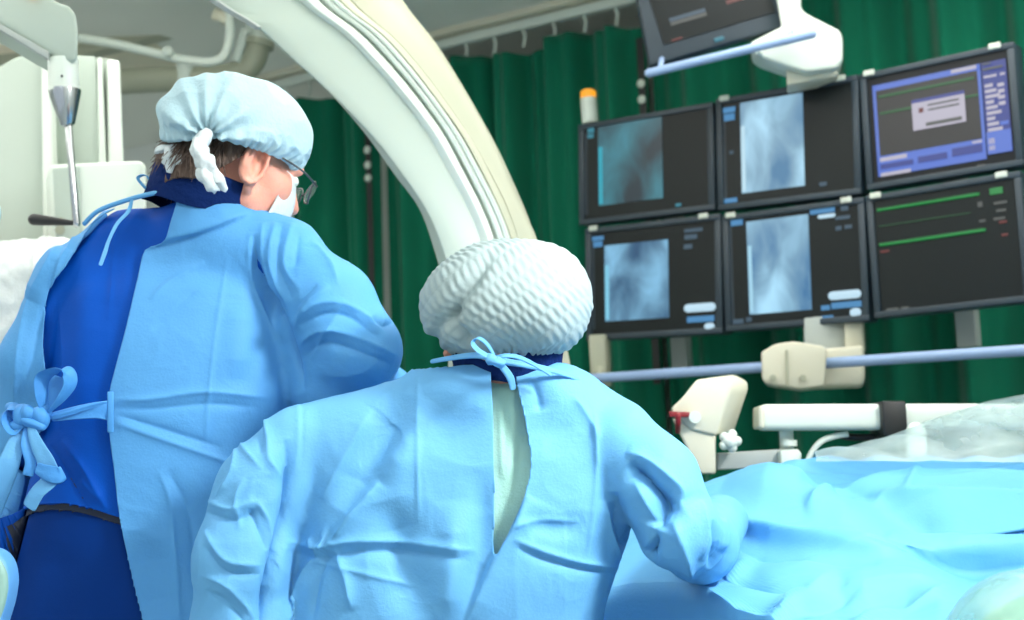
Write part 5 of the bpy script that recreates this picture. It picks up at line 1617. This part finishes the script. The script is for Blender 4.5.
# white plastic drape over the equipment at the far left, with the person beyond it
secs = []
top = spline([(-80, 238), (-40, 240), (0, 243), (30, 238), (60, 238), (90, 248), (120, 262)], 8)
for i, p in enumerate(top):
    a = W(p[0], p[1], 3.02); row = []
    for q in range(40):
        s_ = q / 39
        if s_ < .15: P_ = a + np.array([0, .14 * (1 - s_ / .15), -.02 * (1 - s_ / .15)])
        else:
            t_ = (s_ - .15) / .85
            P_ = a + np.array([0, -.10 * min(1, t_ * 5) ** .6 - .02 * math.sin(i * .35) * t_, -.85 * t_ ** 1.4])
        row.append(P_)
    secs.append(row)
V = np.array([p for s_ in secs for p in s_])
idx = np.arange(len(V)).reshape(-1, 40)
F = np.stack([idx[:-1, :-1], idx[:-1, 1:], idx[1:, 1:], idx[1:, :-1]], -1).reshape(-1, 4)
V, F = subdivide(V, F, 1)
V = crumple(V, normals(V, F), .016, 9, (1, 1, .8)); V = crumple(V, normals(V, F), .006, 22)
ws = mesh_obj('plastic_cover', V, F, M['film_white'], None, True, origin=(V[:, 0].mean(), 3.0, V[:, 2].min()))
tag(ws, 'crinkled white plastic cover over equipment behind the man, at the left edge', 'plastic cover')
ws.modifiers.new('thick', 'SOLIDIFY').thickness = .0012
ct = thing('equipment_cart', 'cart standing under the crinkled white plastic cover', 'cart', W(-10, 620, 3.05) * np.array([1, 1, 0]))
bx = ct.location
MB().box([bx.x - .05, 3.06, .74], XYZ, [.18, .05, .72], .02).build('cabinet', M['grey'], ct, auto=40)

per = thing('person', 'person whose cheek just shows at the left edge above the white plastic', 'person', [W(-62, 500, 3.42)[0], 3.42, 0])
hc_ = W(-50, 228, 3.38)
fr3 = head_frame(math.radians(84), math.radians(12))
b3, G3 = body_mesh(per, hc_, fr3, W(-54, 264, 3.42), [(W(-52, 290, 3.42), W(-50, 420, 3.42), .10, .12)], h=.005)
X, Y, Z, lo, h = grid_pts((W(-230, 400, 3.42)[0], 3.14, .40), (W(30, 400, 3.42)[0], 3.72, 1.80), .012)
a_ = W(-52, 300, 3.42)
D = sd_stack(X, Y, Z, [(.42, a_[0], 3.44, .17, .17), (1.0, a_[0], 3.43, .15, .16), (1.35, a_[0], 3.43, .14, .17), (1.52, a_[0], 3.43, .08, .12)])
garment('gown', D, lo, h, 0, M['white_cloth'], per, (), [(.008, 8)], zmin=.44, sub=1)
shoes_and_legs(per, [(a_[0] - .05, 3.36), (a_[0] - .05, 3.54)], [np.array([a_[0], 3.36, .8]), np.array([a_[0], 3.54, .8])], M['skirt'])
cap_mesh(per, G3, fr3, (0, -.005, .045), (.092, .112, .085), math.radians(100), lambda P, N, S, th, ph: P + N * (.004 * (ridged(P * 30) - .4))[:, None], M['cap_blue'], nu=100, nv=50)
